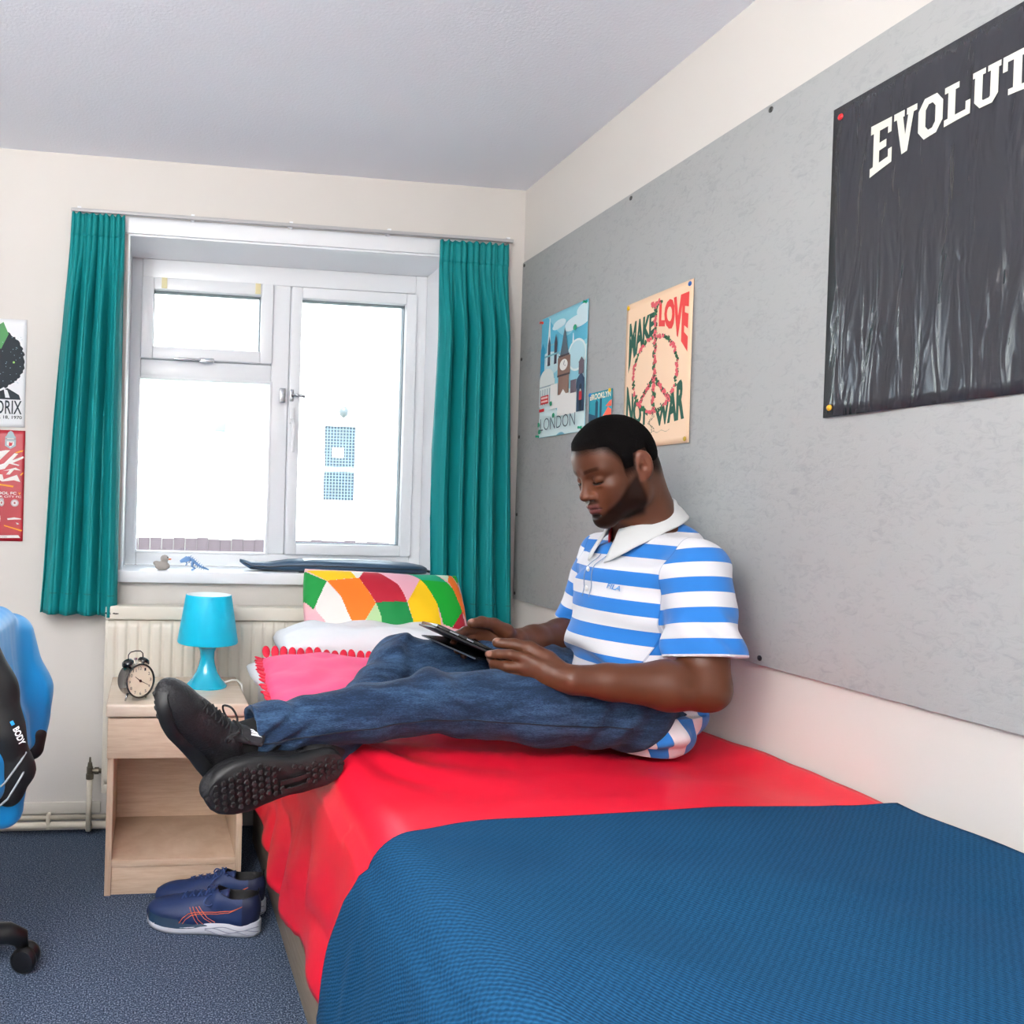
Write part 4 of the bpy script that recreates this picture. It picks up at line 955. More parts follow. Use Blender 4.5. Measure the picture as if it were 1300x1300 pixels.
# ------------------------------------------------------------------ shoes (local: x heel->toe, y left, z up)
def sole_w(x, L):
    t = min(1, max(0, x/L)); pts = [(0, .0), (.02, .018), (.06, .028), (.14, .034), (.28, .034), (.42, .034), (.58, .042), (.72, .048), (.84, .045), (.92, .036), (.97, .023), (1, .0)]
    for (a, b), (c, d) in zip(pts, pts[1:]):
        if a <= t <= c: q = (t-a)/(c-a); return b+(d-b)*q
    return 0
def sole_mb(L, side, thick=.028, scale=1.0, spring=.018, grow=.0, lug=0):
    """side=+1: left foot (big toe to -y)"""
    n = 34; ts = [.5-.5*math.cos(PI*i/(n-1)) for i in range(n)]
    def outline(g):
        up = []; dn = []
        for t in ts:
            x = L*t; w = sole_w(x, L)*scale+g*(1 if 0 < t < 1 else 0); c = -side*.010*math.sin(PI*min(1, max(0, (t-.35)/.65)))*1.0
            up.append((x, c+w)); dn.append((x, c-w))
        return up+dn[::-1][1:-1]
    rings = []
    for f, g in ((0, -.006), (.15, -.001), (.4, .002), (.75, .001), (1, -.003)):
        r = []
        for x, y in outline(g):
            zb = spring*max(0, (x/L-.66)/.34)**2+.004*max(0, (.1-x/L)/.1)**2; zt = thick*(1.08-.34*min(1, x/L/.75))+spring*max(0, (x/L-.66)/.34)**2
            r.append(Vector((x, y, zb+(zt-zb)*f)))
        rings.append(r)
    return MB().loft(rings)
def upper_sdf(L, side, opening=True, bulk=1.0):
    s = SDF((-.03, -.085, -.01), (L+.03, .085, .17), .002); k = L/.30
    P = lambda x, y, z: (x*k, y*k-side*.010*math.sin(PI*min(1, max(0, (x/.30-.35)/.65))), z*k)
    s.ell(P(.050, 0, .055), (.046*k, .031*k, .056*k), .012)
    s.cone(P(.055, 0, .045), P(.17, 0, .045), .034*k, .038*k, .02)
    s.ell(P(.212, 0, .038), (.092*k, .0475*k, .040*k), .02)
    s.cone(P(.115, 0, .078), P(.19, 0, .056), .026*k, .028*k, .02)
    s.cone(P(.028, 0, .085), P(.016, 0, .114), .018*k, .009*k, .012)
    s.cone(P(.035, 0, .075), P(.11, 0, .085), .030*k, .028*k, .015)
    s.plane_cut((0, 0, -1), -.014)
    if opening: s.ell(P(.064, 0, .120), (.054*k, .0255*k, .064*k), .004, mode='sub')
    return s
def side_y(s, x, z, sgn):
    i = int(round((x-s.lo[0])/s.h)); k = int(round((z-s.lo[2])/s.h)); col = s.a[i, :, k]; ys = s.lo[1]+s.h*np.arange(len(col)); ins = np.where(col < 0)[0]
    if not len(ins): return None
    j = ins[-1] if sgn > 0 else ins[0]; jn = j+sgn
    t = col[j]/(col[j]-col[jn]); return ys[j]+sgn*s.h*t
def top_z(s, x, y):
    i = int(round((x-s.lo[0])/s.h)); j = int(round((y-s.lo[1])/s.h)); col = s.a[i, j, :]; ins = np.where(col < 0)[0]
    if not len(ins): return .05
    k = ins[-1]; t = col[k]/(col[k]-col[k+1]); return s.lo[2]+s.h*(k+t)
def side_strip(s, pts, sgn, r, T, mb, lift=.001):
    """thin tube drawn on the shoe side along (x,z) points"""
    q = []
    for (a, b), (c, d) in zip(pts, pts[1:]):
        for i in range(6): t = i/6; q.append((a+(c-a)*t, b+(d-b)*t))
    q.append(pts[-1]); P = []
    for x, z in q:
        y = side_y(s, x, z, sgn)
        if y is not None: P.append(T @ Vector((x, y+sgn*lift, z)))
    if len(P) > 1: mb.tube(P, r, 5)
def laces(s, T, mb, x0=.115, x1=.20, n=5, w=.017, r=.0022, yc=0):
    for i in range(n):
        t = i/(n-1); xa = x0+(x1-x0)*t
        for sg in (-1, 1):
            pts = []
            for k in range(7):
                q = k/6; y = yc+sg*w*(1-.25*t)*(1-2*q); x = xa+.012*q; z = top_z(s, x, y)+.0022
                pts.append(T @ Vector((x, y, z)))
            mb.tube(pts, r, 6, flat=.6)
    # bow
    zc = top_z(s, x0-.004, yc)+.004
    for sg in (-1, 1):
        mb.tube(spline([T @ Vector(p) for p in ((x0, yc, zc), (x0+.012, yc+sg*.016, zc+.012), (x0+.028, yc+sg*.032, zc+.010), (x0+.035, yc+sg*.040, zc-.004), (x0+.018, yc+sg*.036, zc-.010), (x0, yc+sg*.006, zc))]), r*.9, 6)
        mb.tube(spline([T @ Vector(p) for p in ((x0, yc, zc), (x0-.004, yc+sg*.012, zc+.010), (x0-.010, yc+sg*.026, zc+.014+.008*sg))]), r*.9, 6)

def running_shoe(label, T, side):
    t = thing('running_shoe', label, 'shoe', T.translation, group='navy running shoes on the carpet')
    L = .305; s = upper_sdf(L, side); V, F = s.mesh(); V = relax(V, F, 2)
    # black lining where the opening was cut
    k = L/.30; inn = (((V[:, 0]-.064*k)/(.0565*k))**2+((V[:, 1])/(.0275*k))**2+((V[:, 2]-.120*k)/(.0665*k))**2) < 1.06
    navy = np.array(hx('#132a57')[:3]); blk = np.array(hx('#050508')[:3]); dk_ = np.array(hx('#10193a')[:3])
    col = np.where(inn[:, None], blk, navy); heel = (V[:, 0] < .05)[:, None] & ~inn[:, None]; col = np.where(heel, dk_, col)
    sdf_obj('upper', V, F, vcol_mat('navy_mesh', .55, bump=(420, .25, .001)), t, {'col': col}, T)
    sm = sole_mb(L, side, .036, 1.06, .012); sm.v = [T @ Vector(p) for p in sm.v]; so = sm.build('sole', mat('sole_white', '#c9cdd8', .5), t, smooth='auto')
    ms = sole_mb(L, side, .040, 1.045, .012)
    ms.v = [T @ Vector((p[0], p[1], p[2]*.55+.016 if p[0] > .12 else p[2]*.3+.012)) for p in ms.v]
    # dark foxing over the forefoot
    ms = MB(); 
    def fox(u, v):
        a = (-1+2*u); x = L*(.46+.54*math.cos(a*PI/2)**.75); sg = 1 if a > 0 else -1; c = -side*.010*math.sin(PI*min(1, max(0, (x/L-.35)/.65)))
        y = c+sg*(sole_w(x, L)*1.06+.0015-.004*v); e_ = smooth01(np.float64(x/L), .46, .62); return T @ Vector((x, y, .018+(.002+.020*e_)*v+.008*(1-e_)+.012*max(0, (x/L-.66)/.34)**2))
    ms.grid(fox, 60, 4); ms.build('foxing', mat('navy_rubber', '#17344f', .5), t, smooth=True)
    gr = MB()
    for z0 in (.012, .018, .024):
        for sg in (-1, 1):
            P = []
            for i in range(16):
                x = L*(.02+.46*i/15); c = -side*.010*math.sin(PI*min(1, max(0, (x/L-.35)/.65))); P.append(T @ Vector((x, c+sg*(sole_w(x, L)*1.06+.0022), z0+.004*math.sin(i*.7+z0*300))))
            gr.tube(P, .0011, 5)
    gr.build('sole_groove', mat('sole_shadow', '#8a8ea0', .6), so)
    lc = MB(); laces(s, T, lc, yc=-side*.004); lc.build('laces', mat('lace_navy', '#2c4478', .7), t, smooth=True)
    st = MB()
    for sg in (-1, 1):
        o = sg
        side_strip(s, [(.215, .030), (.205, .045), (.19, .056), (.172, .060), (.12, .062), (.08, .068), (.05, .082)], o, .0009, T, st)
        side_strip(s, [(.205, .030), (.197, .042), (.183, .052), (.168, .056), (.115, .058), (.085, .063), (.05, .082)], o, .0009, T, st)
        side_strip(s, [(.188, .070), (.172, .040), (.165, .030)], o, .0009, T, st); side_strip(s, [(.180, .072), (.164, .042), (.152, .030)], o, .0009, T, st)
        side_strip(s, [(.172, .072), (.148, .045), (.130, .034)], o, .0009, T, st); side_strip(s, [(.164, .074), (.140, .047), (.120, .036)], o, .0009, T, st)
    st.build('side_stripes', mat('stripe_copper', '#d9653c', .4), t)
    tn = MB(); tn.grid(lambda u, v: T @ Vector((.085*k+.05*k*u, (-.018+.036*v)*k, .095*k-.004*u+.012*(1-u)-.10*(abs(v-.5))**2*.4)), 8, 8); tn.build('tongue', mat('tongue_navy', '#1c2d58', .7), t, smooth=True, solid=.005)
    return t
def vcol_mat(name, rough=.6, bump=None, spec=.4, sheen=0, sss=0):
    m = mat(name, '#ffffff', rough, spec=spec, bump=bump, sheen=sheen, sss=sss); N = m.node_tree.nodes
    if 'vcol' not in N:
        a = N.new('ShaderNodeAttribute'); a.name = 'vcol'; a.attribute_name = 'col'; m.node_tree.links.new(a.outputs['Color'], N['Principled BSDF'].inputs['Base Color'])
    return m
def frame_from(origin, xaxis, zhint):
    x = Vector(xaxis).normalized(); z = Vector(zhint); z = (z-x*z.dot(x)).normalized(); y = z.cross(x)
    M_ = Matrix.Identity(4)
    for i in range(3): M_[i][0] = x[i]; M_[i][1] = y[i]; M_[i][2] = z[i]; M_[i][3] = origin[i]
    return M_
running_shoe('navy running shoe with copper side stripes standing before its twin', frame_from((.318, 2.115, .0), (-.312, .062, 0), (0, 0, 1)), 1)
running_shoe('navy running shoe with white heel half hidden beside the cabinet plinth', frame_from((.346, 2.222, .0), (-.305, .055, 0), (0, 0, 1)), -1)

# ------------------------------------------------------------------ office chair with a jacket on it
oc = thing('office_chair', 'black office chair on castors at the edge of the room', 'chair', (-.62, 1.90, 0))
M_pl = mat('black_plastic', '#0e0f12', .32); M_fab = mat('black_fabric', '#101114', .9, bump=(200, .3, .002))
ccx, ccy = -.572, 1.95
MB().lathe([(.05, .05), (.052, .10), (.035, .13), (.028, .14), (.028, .42), (.06, .43), (.06, .45)], (ccx, ccy, 0), 24).build('gas_column', M_pl, oc, smooth='auto')
cast = None
for i in range(5):
    a = math.radians(8+72*i); dx, dy = math.cos(a), math.sin(a)
    lg = MB().tube([(ccx+dx*.04, ccy+dy*.04, .095), (ccx+dx*.18, ccy+dy*.18, .098), (ccx+dx*.265, ccy+dy*.265, .092), (ccx+dx*.292, ccy+dy*.292, .078), (ccx+dx*.298, ccy+dy*.298, .055)], [.030, .026, .025, .022, .014], 14).build('base_leg', M_pl, oc, smooth=True)
    cs = MB(); ax = Vector((-dy*.85+dx*.3, dx*.85+dy*.3, 0)).normalized()
    for off in (-.014, .014):
        T = Matrix.Translation((ccx+dx*.305+ax.x*off, ccy+dy*.305+ax.y*off, .0305)) @ ax.to_track_quat('Z', 'Y').to_matrix().to_4x4()
        cs.lathe([(.006, -.012), (.025, -.012), (.0305, -.006), (.0305, .006), (.025, .012), (.006, .012)], (0, 0, 0), 26, T=T)
    cs.build('castor', M_pl, lg, smooth='auto')
se = MB(); se.box(-.84, -.38, 1.70, 2.16, .45, .52); se.build('seat', M_fab, oc, bevel=.03, seg=4)
bk_ = MB(); bk_.box(-.385, -.335, 1.70, 2.12, .56, .845); bk_.build('backrest', M_fab, oc, bevel=.022, seg=4)
MB().tube([(-.50, 1.91, .44), (-.36, 1.91, .45), (-.335, 1.91, .50), (-.345, 1.91, .66)], .018, 12).build('back_stem', M_pl, oc, smooth=True)

jk = thing('sports_jacket', 'bright blue and black sports jacket draped over the chair back', 'jacket', (-.33, 1.9, .86))
s = SDF((-.46, 1.60, .40), (-.17, 2.2, .95), .004)
# body of the jacket: a draped slab over the back
for y in np.linspace(1.70, 2.07, 9):
    zt = .872-.9*max(0, y-1.98)**1.3*2.2-.05*max(0, (1.78-y)/.08)**2*.4
    s.cone((-.355, y, zt-.045), (-.335, y, .60), .045, .060, .02); s.cone((-.335, y, .60), (-.325, y, .555), .060, .055, .02)
s.cone((-.325, 2.06, .79), (-.285, 2.06, .66), .045, .050, .06); s.cone((-.285, 2.06, .66), (-.272, 2.04, .555), .050, .034, .04)     # far sleeve
s.cone((-.262, 1.985, .84), (-.238, 1.995, .56), .004, .012, .03, 'sub')
s.field(lambda x, y, z: .006*np.abs(np.sin(y*24+z*5+1.6*np.sin(z*9+y*4)))*smooth01(.86-z, 0, .12)-.002)
V, F = s.mesh(); jb = sdf_obj('jacket_body', relax(V, F, 3), F, mat('jacket_blue', '#0a8fd6', .5, sheen=.2), jk)
s = SDF((-.46, 1.5, .36), (-.15, 2.1, .95), .004)
s.chain([(-.345, 1.715, .815), (-.318, 1.705, .74), (-.292, 1.70, .655), (-.268, 1.71, .575), (-.272, 1.715, .535)], [.048, .052, .050, .040, .036], .015, flat=((0, 1, 0), .75))
s.field(lambda x, y, z: .0025*np.sin(z*48+x*50+y*30))
V, F = s.mesh(); sleeve = sdf_obj('sleeve', relax(V, F, 3), F, mat('jacket_black', '#0d0e11', .65), jk, label='black sleeve with grey piped cuff')
s = SDF((-.46, 1.55, .34), (-.15, 2.0, .8), .004)
s.chain([(-.315, 1.755, .62), (-.298, 1.765, .52), (-.295, 1.765, .475)], [.05, .046, .044], .015, flat=((0, 1, 0), .7))
V, F = s.mesh(); sdf_obj('lower_hem', relax(V, F, 3), F, mat('jacket_blue', '#0a8fd6', .5, sheen=.2), jk)
cf = SDF((-.36, 1.95, .48), (-.2, 2.12, .6), .003); cf.cone((-.273, 2.04, .552), (-.274, 2.035, .522), .034, .030, .01); V, F = cf.mesh(); sdf_obj('far_cuff', V, F, mat('jacket_black', '#0d0e11', .65), jk)
cu_ = MB()
for o in (0, .032): cu_.tube([(-.305+o*.3, 1.672, .535-o), (-.275+o*.2, 1.668, .56-o), (-.247+o*.05, 1.676, .60-o), (-.238, 1.69, .615-o)], .0022, 6)
cu_.build('cuff_piping', mat('piping_grey', '#8d9499', .5), sleeve, smooth=True)
tx = MB(); put_text(tx, 'BODY', (-.262, 1.6655, .668), (.014, .0025, -.034), (.0115, .003, .0065), bold=.03); tx.build('sleeve_lettering', mat('ink_white', '#e8eaec', .6), sleeve)
tx = MB(); put_text(tx, '-', (-.268, 1.666, .683), (.004, 0, -.008), (.006, .001, .003), bold=.03); tx.build('sleeve_dash', mat('jacket_blue', '#0a8fd6', .5), sleeve)
# ------------------------------------------------------------------ the sitting person
pr = thing('person', 'man in a blue and white striped polo shirt reading a tablet on the bed', 'person', (1.12, 1.80, .60))
TH = math.radians(25); HC = np.array([1.064, 1.765, 1.240])
HF = np.array([-math.cos(TH), 0, -math.sin(TH)]); HU = np.array([-math.sin(TH), 0, math.cos(TH)]); HY = np.array([0, -1.0, 0])
HYAW = math.radians(4)
Rz_ = np.array([[math.cos(HYAW), -math.sin(HYAW), 0], [math.sin(HYAW), math.cos(HYAW), 0], [0, 0, 1]])
HR = Rz_ @ np.stack([HF, HY, HU], 1)          # columns = local axes
def hp_(x, y, z): return HC+HR @ np.array([x, y, z])*.01
def rot2(ax, a):
    return np.array(Matrix.Rotation(a, 3, ax))
def head(s, face=True):
    def E(c, r, k=1.0, R=None, mode='add'): s.ell(hp_(*c), np.array(r)*.01, k*.01, HR if R is None else HR @ R, mode)
    def Cn(a, b, ra, rb, k=1.0, mode='add'): s.cone(hp_(*a), hp_(*b), ra*.01, rb*.01, k*.01, mode)
    E((-.6, 0, 3.9), (8.5, 7.3, 7.7), 1)
    E((-3.2, 0, 1.2), (6.1, 6.7, 6.6), 2)
    E((3.2, 0, 2.6), (5.3, 6.5, 6.8), 2)                      # forehead
    E((3.0, 0, -3.8), (5.4, 5.9, 6.6), 2)                     # face mass
    for sg in (-1, 1):
        Cn((6.8, sg*.9, -10.0), (.4, sg*5.3, -6.9), 1.8, 1.75, 2.2)    # jaw line
        Cn((.4, sg*5.3, -6.9), (-.8, sg*5.8, -1.5), 1.75, 1.6, 2.0)
        E((5.0, sg*4.1, -2.6), (2.4, 2.3, 2.0), 1.6)           # cheek
        E((5.6, sg*3.1, -5.0), (2.2, 2.2, 2.4), 1.6)
    E((7.1, 0, -10.0), (2.0, 2.4, 1.7), 1.8)                   # chin
    E((6.8, 0, -6.6), (2.5, 3.1, 2.6), 1.8)                    # muzzle
    for sg in (-1, 1):
        Cn((7.5, sg*1.4, 1.75), (6.0, sg*4.7, 1.9), .95, .9, 1.3)     # brow
    if not face: return
    for sg in (-1, 1):
        E((8.6, sg*3.25, -.25), (1.5, 1.75, 1.05), 1.0, mode='sub')     # eye socket
        E((6.55, sg*3.2, -.15), (1.42, 1.55, 1.28), .35)             # lidded eye
        E((7.2, sg*3.2, -1.55), (.75, 1.35, .35), .6)                # lower lid bag
        Cn((8.35, sg*2.15, -.92), (7.35, sg*4.35, -.85), .10, .10, .12, 'sub')  # lash line cut
    Cn((7.6, 0, 1.2), (9.3, 0, -2.6), .75, 1.0, 1.1)           # nose bridge
    E((9.75, 0, -3.35), (1.25, 1.3, 1.1), .9)                  # tip
    for sg in (-1, 1):
        E((8.75, sg*1.55, -3.75), (1.15, .85, .85), .6)        # wings
        E((9.35, sg*.85, -4.45), (.55, .42, .3), .25, mode='sub')
    # lips
    Cn((9.30, 0, -5.9), (8.75, 1.5, -6.15), .62, .5, .5); Cn((9.30, 0, -5.9), (8.75, -1.5, -6.15), .62, .5, .5)
    Cn((8.75, 1.5, -6.15), (7.75, 2.6, -6.55), .5, .25, .5); Cn((8.75, -1.5, -6.15), (7.75, -2.6, -6.55), .5, .25, .5)
    Cn((9.10, 0, -7.25), (8.55, 1.4, -7.1), .75, .55, .5); Cn((9.10, 0, -7.25), (8.55, -1.4, -7.1), .75, .55, .5)
    for a, b in (((9.90, 0, -6.5), (9.25, 1.5, -6.6)), ((9.25, 1.5, -6.6), (8.05, 2.75, -6.75))):
        for sg in (-1, 1): Cn((a[0], sg*a[1], a[2]), (b[0], sg*b[1], b[2]), .14, .12, .25, 'sub')
    E((8.75, 0, -8.55), (.55, 1.5, .35), .8, mode='sub')          # under the lower lip
    # ears
    for sg in (-1, 1):
        Re = rot2('Z', sg*-.32) @ rot2('Y', -.12)
        E((-2.0, sg*7.55, -.4), (1.85, .80, 3.15), .35, Re)
        E((-1.75, sg*8.35, -.1), (1.15, .55, 2.2), .2, Re, 'sub')
        E((-1.15, sg*8.0, -.9), (.75, .7, .95), .25, Re, 'sub')
        Cn((-2.3, sg*8.0, 1.0), (-2.3, sg*8.0, -1.4), .22, .22, .25)
        E((-1.25, sg*7.35, -2.95), (.8, .55, .8), .4)
        E((-.35, sg*7.05, -.9), (.4, .45, .6), .3)

# joints (metres)
NB = (1.178, 1.80, 1.075)
LS, LE, LW = (1.168, 1.615, 1.010), (1.134, 1.528, .780), (.872, 1.578, .786)
RS, RE, RW = (1.170, 1.985, 1.020), (1.140, 2.035, .800), (.895, 1.895, .812)
LE, LW, RE, RW = map(np.array, (LE, LW, RE, RW))
def lerp(a, b, t): return np.array(a)*(1-t)+np.array(b)*t

s = SDF((.62, 1.46, .60), (1.33, 2.14, 1.40), .0025)
head(s)
s.cone(hp_(-3.0, 0, -5.5), NB, .060, .066, .035)                 # neck
s.cone(hp_(-4.5, 0, -2.5), lerp(hp_(-4.5, 0, -6), NB, .8), .045, .055, .03)
for sg, y in ((1, 1.69), (-1, 1.91)): s.cone(lerp(hp_(-3, 0, -6), NB, .5), (1.185, 1.8+(y-1.8)*.8, 1.040), .042, .034, .04)      # trapezius
s.ell((1.170, 1.80, .96), (.098, .155, .13), .04); s.ell((1.16, 1.80, .80), (.095, .13, .14), .05)
def arm(S, E, W, out):
    s.cone(S, lerp(S, E, .45), .046, .054, .03); s.cone(lerp(S, E, .45), E, .055, .045, .02)
    s.cone(E, lerp(E, W, .28), .044, .049, .02); s.cone(lerp(E, W, .28), lerp(E, W, .72), .049, .036, .02); s.cone(lerp(E, W, .72), W, .036, .030, .015)
arm(LS, LE, LW, 1); arm(RS, RE, RW, -1)
# hands: each finger its own chain rooted in the palm
def hand_sdf(wr, kn, fingers, thumb, kr=.0115):
    for q in kn: s.cone(wr, q, .023, kr, .012)
    for a, b in zip(kn, kn[1:]): s.cone(a, b, kr, kr, .008); s.cone(lerp(wr, a, .55), lerp(wr, b, .55), .017, .017, .01)
    for q, f in zip(kn, fingers):
        rs = [.0118, .0110, .0100, .0088]
        s.chain([q]+list(f), rs[:len(f)+1], .0035)
    rs = [.019, .0155, .0130, .0108]
    s.chain([lerp(wr, thumb[0], .25)]+list(thumb), [.02]+rs[:len(thumb)], .006)
LK = [np.array(p) for p in ((.795, 1.632, .820), (.793, 1.634, .801), (.800, 1.638, .784), (.812, 1.642, .770))]
hand_sdf(LW, LK, [[(.766, 1.642, .826), (.747, 1.660, .824), (.733, 1.676, .820)], [(.760, 1.648, .800), (.745, 1.675, .800), (.747, 1.700, .806)], [(.768, 1.655, .781), (.752, 1.683, .783), (.755, 1.706, .792)], [(.783, 1.662, .764), (.770, 1.687, .768), (.772, 1.704, .778)]],
         [(.838, 1.620, .820), (.812, 1.650, .838), (.786, 1.672, .842), (.757, 1.690, .843)])
RK = [np.array(p) for p in ((.800, 1.895, .842), (.796, 1.90, .825), (.802, 1.904, .808), (.814, 1.906, .793))]
hand_sdf(RW, RK, [[(.762, 1.885, .838), (.735, 1.862, .832), (.718, 1.838, .830)], [(.756, 1.886, .818), (.728, 1.860, .815), (.712, 1.832, .815)], [(.764, 1.886, .800), (.738, 1.86, .798), (.725, 1.836, .799)], [(.780, 1.888, .784), (.756, 1.866, .783), (.745, 1.848, .785)]],
         [(.862, 1.876, .838), (.828, 1.870, .856), (.792, 1.858, .864), (.762, 1.846, .862)])
V, F = s.mesh(); V = relax(V, F, 1, .4)
def skin_colors(V):
    q = (V-HC) @ HR*100; x, y, z = q[:, 0], np.abs(q[:, 1]), q[:, 2]
    near = smooth01(-np.linalg.norm(V-hp_(0, 0, -2), axis=1), -.175, -.155)
    def C(h): return np.array(hx(h)[:3])
    col = np.tile(C('#55301e'), (len(V), 1))
    def mixc(col, h, w): return col*(1-w[:, None])+C(h)*w[:, None]
    col = mixc(col, '#653924', near*smooth01(x, 6, 9)*smooth01(z, -5.5, -3)*smooth01(-z, -.5, 1.5)*.7)          # nose and cheeks warmer
    fl = np.interp(x, [-10, -6, -4.6, -4.0, -.4, .2, 2.2, 2.7, 4.0, 5.5, 7, 9], [-4.6, -5, -4, .4, .4, -2.4, -2.4, 1.0, 3.6, 5.6, 6.2, 6.2])
    ear = smooth01(y, 7.2, 7.5)*smooth01(-np.abs(x+1.9), -2.5, -1.8)*smooth01(-np.abs(z+.5), -3.7, -2.9)*near
    col = mixc(col, '#1b110e', near*smooth01(z-fl+.5*np.sin(V[:, 0]*1700)*np.sin(V[:, 1]*1500)*np.sin(V[:, 2]*1600), -1.0, 1.2+1.2*smooth01(-x, -6, -4))*(1-ear)*.96)                     # scalp under the hair
    beard = near*smooth01((-2.6-.80*(x-2.0))-z, -.4, 1.3)*smooth01(x, -.6, .8)*smooth01(z, -12.6, -10.8)
    beard = np.maximum(beard*(1-ear), near*.55*smooth01(x, 7.0, 8)*smooth01(-np.abs(z+5.05), -.55, -.2)*smooth01(-y, -2.9, -2.2))
    chin = near*smooth01(-z, 8.3, 8.9)*smooth01(x, 4, 6); beard = np.maximum(beard, chin*.92*smooth01(z, -12.6, -11.2))
    col = mixc(col, '#150d0b', beard*.93)
    lips = near*smooth01(x, 7.4, 8.1)*smooth01(-np.abs(z+6.55)+.0, -1.25, -.8)*smooth01(-y, -2.7, -2.0)*smooth01(x-(8.8-.22*y*y*.6), -.5, .1)
    col = mixc(col, '#66393a', lips*.85)
    line = near*smooth01(x, 7.0, 7.4)*smooth01(-np.abs(z+6.55+.03*y*y), -.28, -.08)*smooth01(-y, -2.9, -2.5)
    col = mixc(col, '#2a1512', line*.8)
    brow = near*smooth01(x, 4.8, 5.6)*smooth01(-np.abs(z-(2.0+.12*y-.05*(y-3)**2)), -.62, -.25)*smooth01(y, 1.0, 1.6)*smooth01(-y, -5.3, -4.4)
    col = mixc(col, '#150d0b', brow*.62)
    lash = near*smooth01(x, 5.4, 6.0)*smooth01(-np.abs(z-(-.98+.06*(y-3.2)**2)), -.34, -.14)*smooth01(y, 1.5, 1.9)*smooth01(-y, -4.9, -4.5)
    col = mixc(col, '#0c0706', lash*.95)
    col = mixc(col, '#75412d', ear*.5)
    return col
col = skin_colors(V)
for tip, dr in (((.757, 1.690, .843), (-.25, -.35, .9)), ((.733, 1.676, .820), (-.35, -.85, .4)), ((.762, 1.846, .862), (-.3, -.3, .9))):        # finger nails
    dr = np.array(dr)/np.linalg.norm(dr); c = np.array(tip)+dr*.009
    w_ = smooth01(-np.linalg.norm(V-c, axis=1), -.0085, -.0055)[:, None]; col = col*(1-w_)+np.array(hx('#8d6455')[:3])*w_
# nails and finger creases warmer
sk_m = vcol_mat('skin', .42, bump=(900, .12, .0006), spec=.5, sss=.05)
_N = sk_m.node_tree.nodes; _L = sk_m.node_tree.links
_bw = _N.new('ShaderNodeRGBToBW'); _L.new(_N['vcol'].outputs['Color'], _bw.inputs[0])
_mr = _N.new('ShaderNodeMapRange'); _L.new(_bw.outputs[0], _mr.inputs[0]); _mr.inputs[1].default_value = .008; _mr.inputs[2].default_value = .04; _mr.inputs[3].default_value = .06; _mr.inputs[4].default_value = .36
_L.new(_mr.outputs[0], _N['Principled BSDF'].inputs['Specular IOR Level'])      # stubble does not shine
body = sdf_obj('body', V, F, sk_m, pr, {'col': col})

# hair
s = SDF(hp_(0, 0, 3)-.15, hp_(0, 0, 3)+.15, .0022); head(s, False)
ax = [s.lo[k]+s.h*np.arange(s.n[k]) for k in range(3)]
G = np.stack(np.meshgrid(*ax, indexing='ij'), -1); q = (G-HC) @ HR*100; x, y, z = q[..., 0], np.abs(q[..., 1]), q[..., 2]
fl = np.interp(x, [-10, -6, -4.6, -4.0, -.4, .2, 2.2, 2.7, 4.0, 5.5, 7, 9], [-4.6, -5, -4, .4, .4, -2.4, -2.4, 1.0, 3.6, 5.6, 6.2, 6.2])
fl = fl+1.5*smooth01(6.0-x, 0, 2.0)*smooth01(x+9, 0, 2)
thick = -.0012+.0062*smooth01(z-fl, 0, 3.4)+.0009*np.sin(G[..., 0]*900)*np.sin(G[..., 1]*840)*np.sin(G[..., 2]*930)*smooth01(z-fl, 1, 3)
s.a = np.maximum(s.a-thick, (fl-z)*.006).astype(np.float32)
V, F = s.mesh(); V = relax(V, F, 1, .4)
q = (V-HC) @ HR*100; fl = np.interp(q[:, 0], [-10, -6, -4.6, -4.0, -.4, .2, 2.2, 2.7, 4.0, 5.5, 7, 9], [-4.6, -5, -4, .4, .4, -2.4, -2.4, 1.0, 3.6, 5.6, 6.2, 6.2])
w_ = smooth01(q[:, 2]-fl, 0, 2.6)[:, None]; hc = np.array(hx('#1a110e')[:3])*(1-w_)+np.array(hx('#0a0808')[:3])*w_
sdf_obj('hair', V, F, vcol_mat('short_hair', .85, bump=(700, .9, .002), spec=.08), pr, {'col': hc})
# eyelashes
for sg in (-1, 1):
    pts = [hp_(8.22-.30*(t-.35)**2*6, sg*(2.0+2.3*t), -.98-.10*math.sin(PI*t)) for t in (0, .2, .4, .6, .8, 1)]
    MB().tube(pts, [.0006, .0011, .0013, .0013, .0012, .0006], 6).build('eyelashes', mat('lash_black', '#0a0605', .6), pr, smooth=True)

# ------------------------------------------------------------------ polo shirt
s = SDF((.86, 1.44, .56), (1.335, 2.16, 1.17), .003)
s.ell((1.135, 1.80, .685), (.135, .205, .115), .03); s.ell((1.145, 1.80, .80), (.130, .170, .16), .05); s.ell((1.155, 1.80, .90), (.132, .168, .15), .05)
s.ell((1.165, 1.80, .975), (.122, .175, .095), .05); s.ell((1.205, 1.80, 1.062), (.072, .115, .048), .03)
for y in (1.64, 1.96): s.cone((1.18, 1.80, 1.068), (1.172, y, 1.012), .050, .062, .04)
s.cone((1.170, 1.618, 1.012), (1.148, 1.551, .845), .067, .0695, .02); s.cone((1.148, 1.551, .845), (1.142, 1.545, .80), .0695, .0695, .02)
s.cone((1.170, 1.980, 1.012), (1.142, 2.018, .85), .066, .066, .02); s.cone((1.142, 2.018, .85), (1.138, 2.022, .80), .066, .066, .02)
# armpit crease between sleeve and body
s.cone((1.06, 1.632, .93), (1.08, 1.628, .80), .006, .010, .02, 'sub')
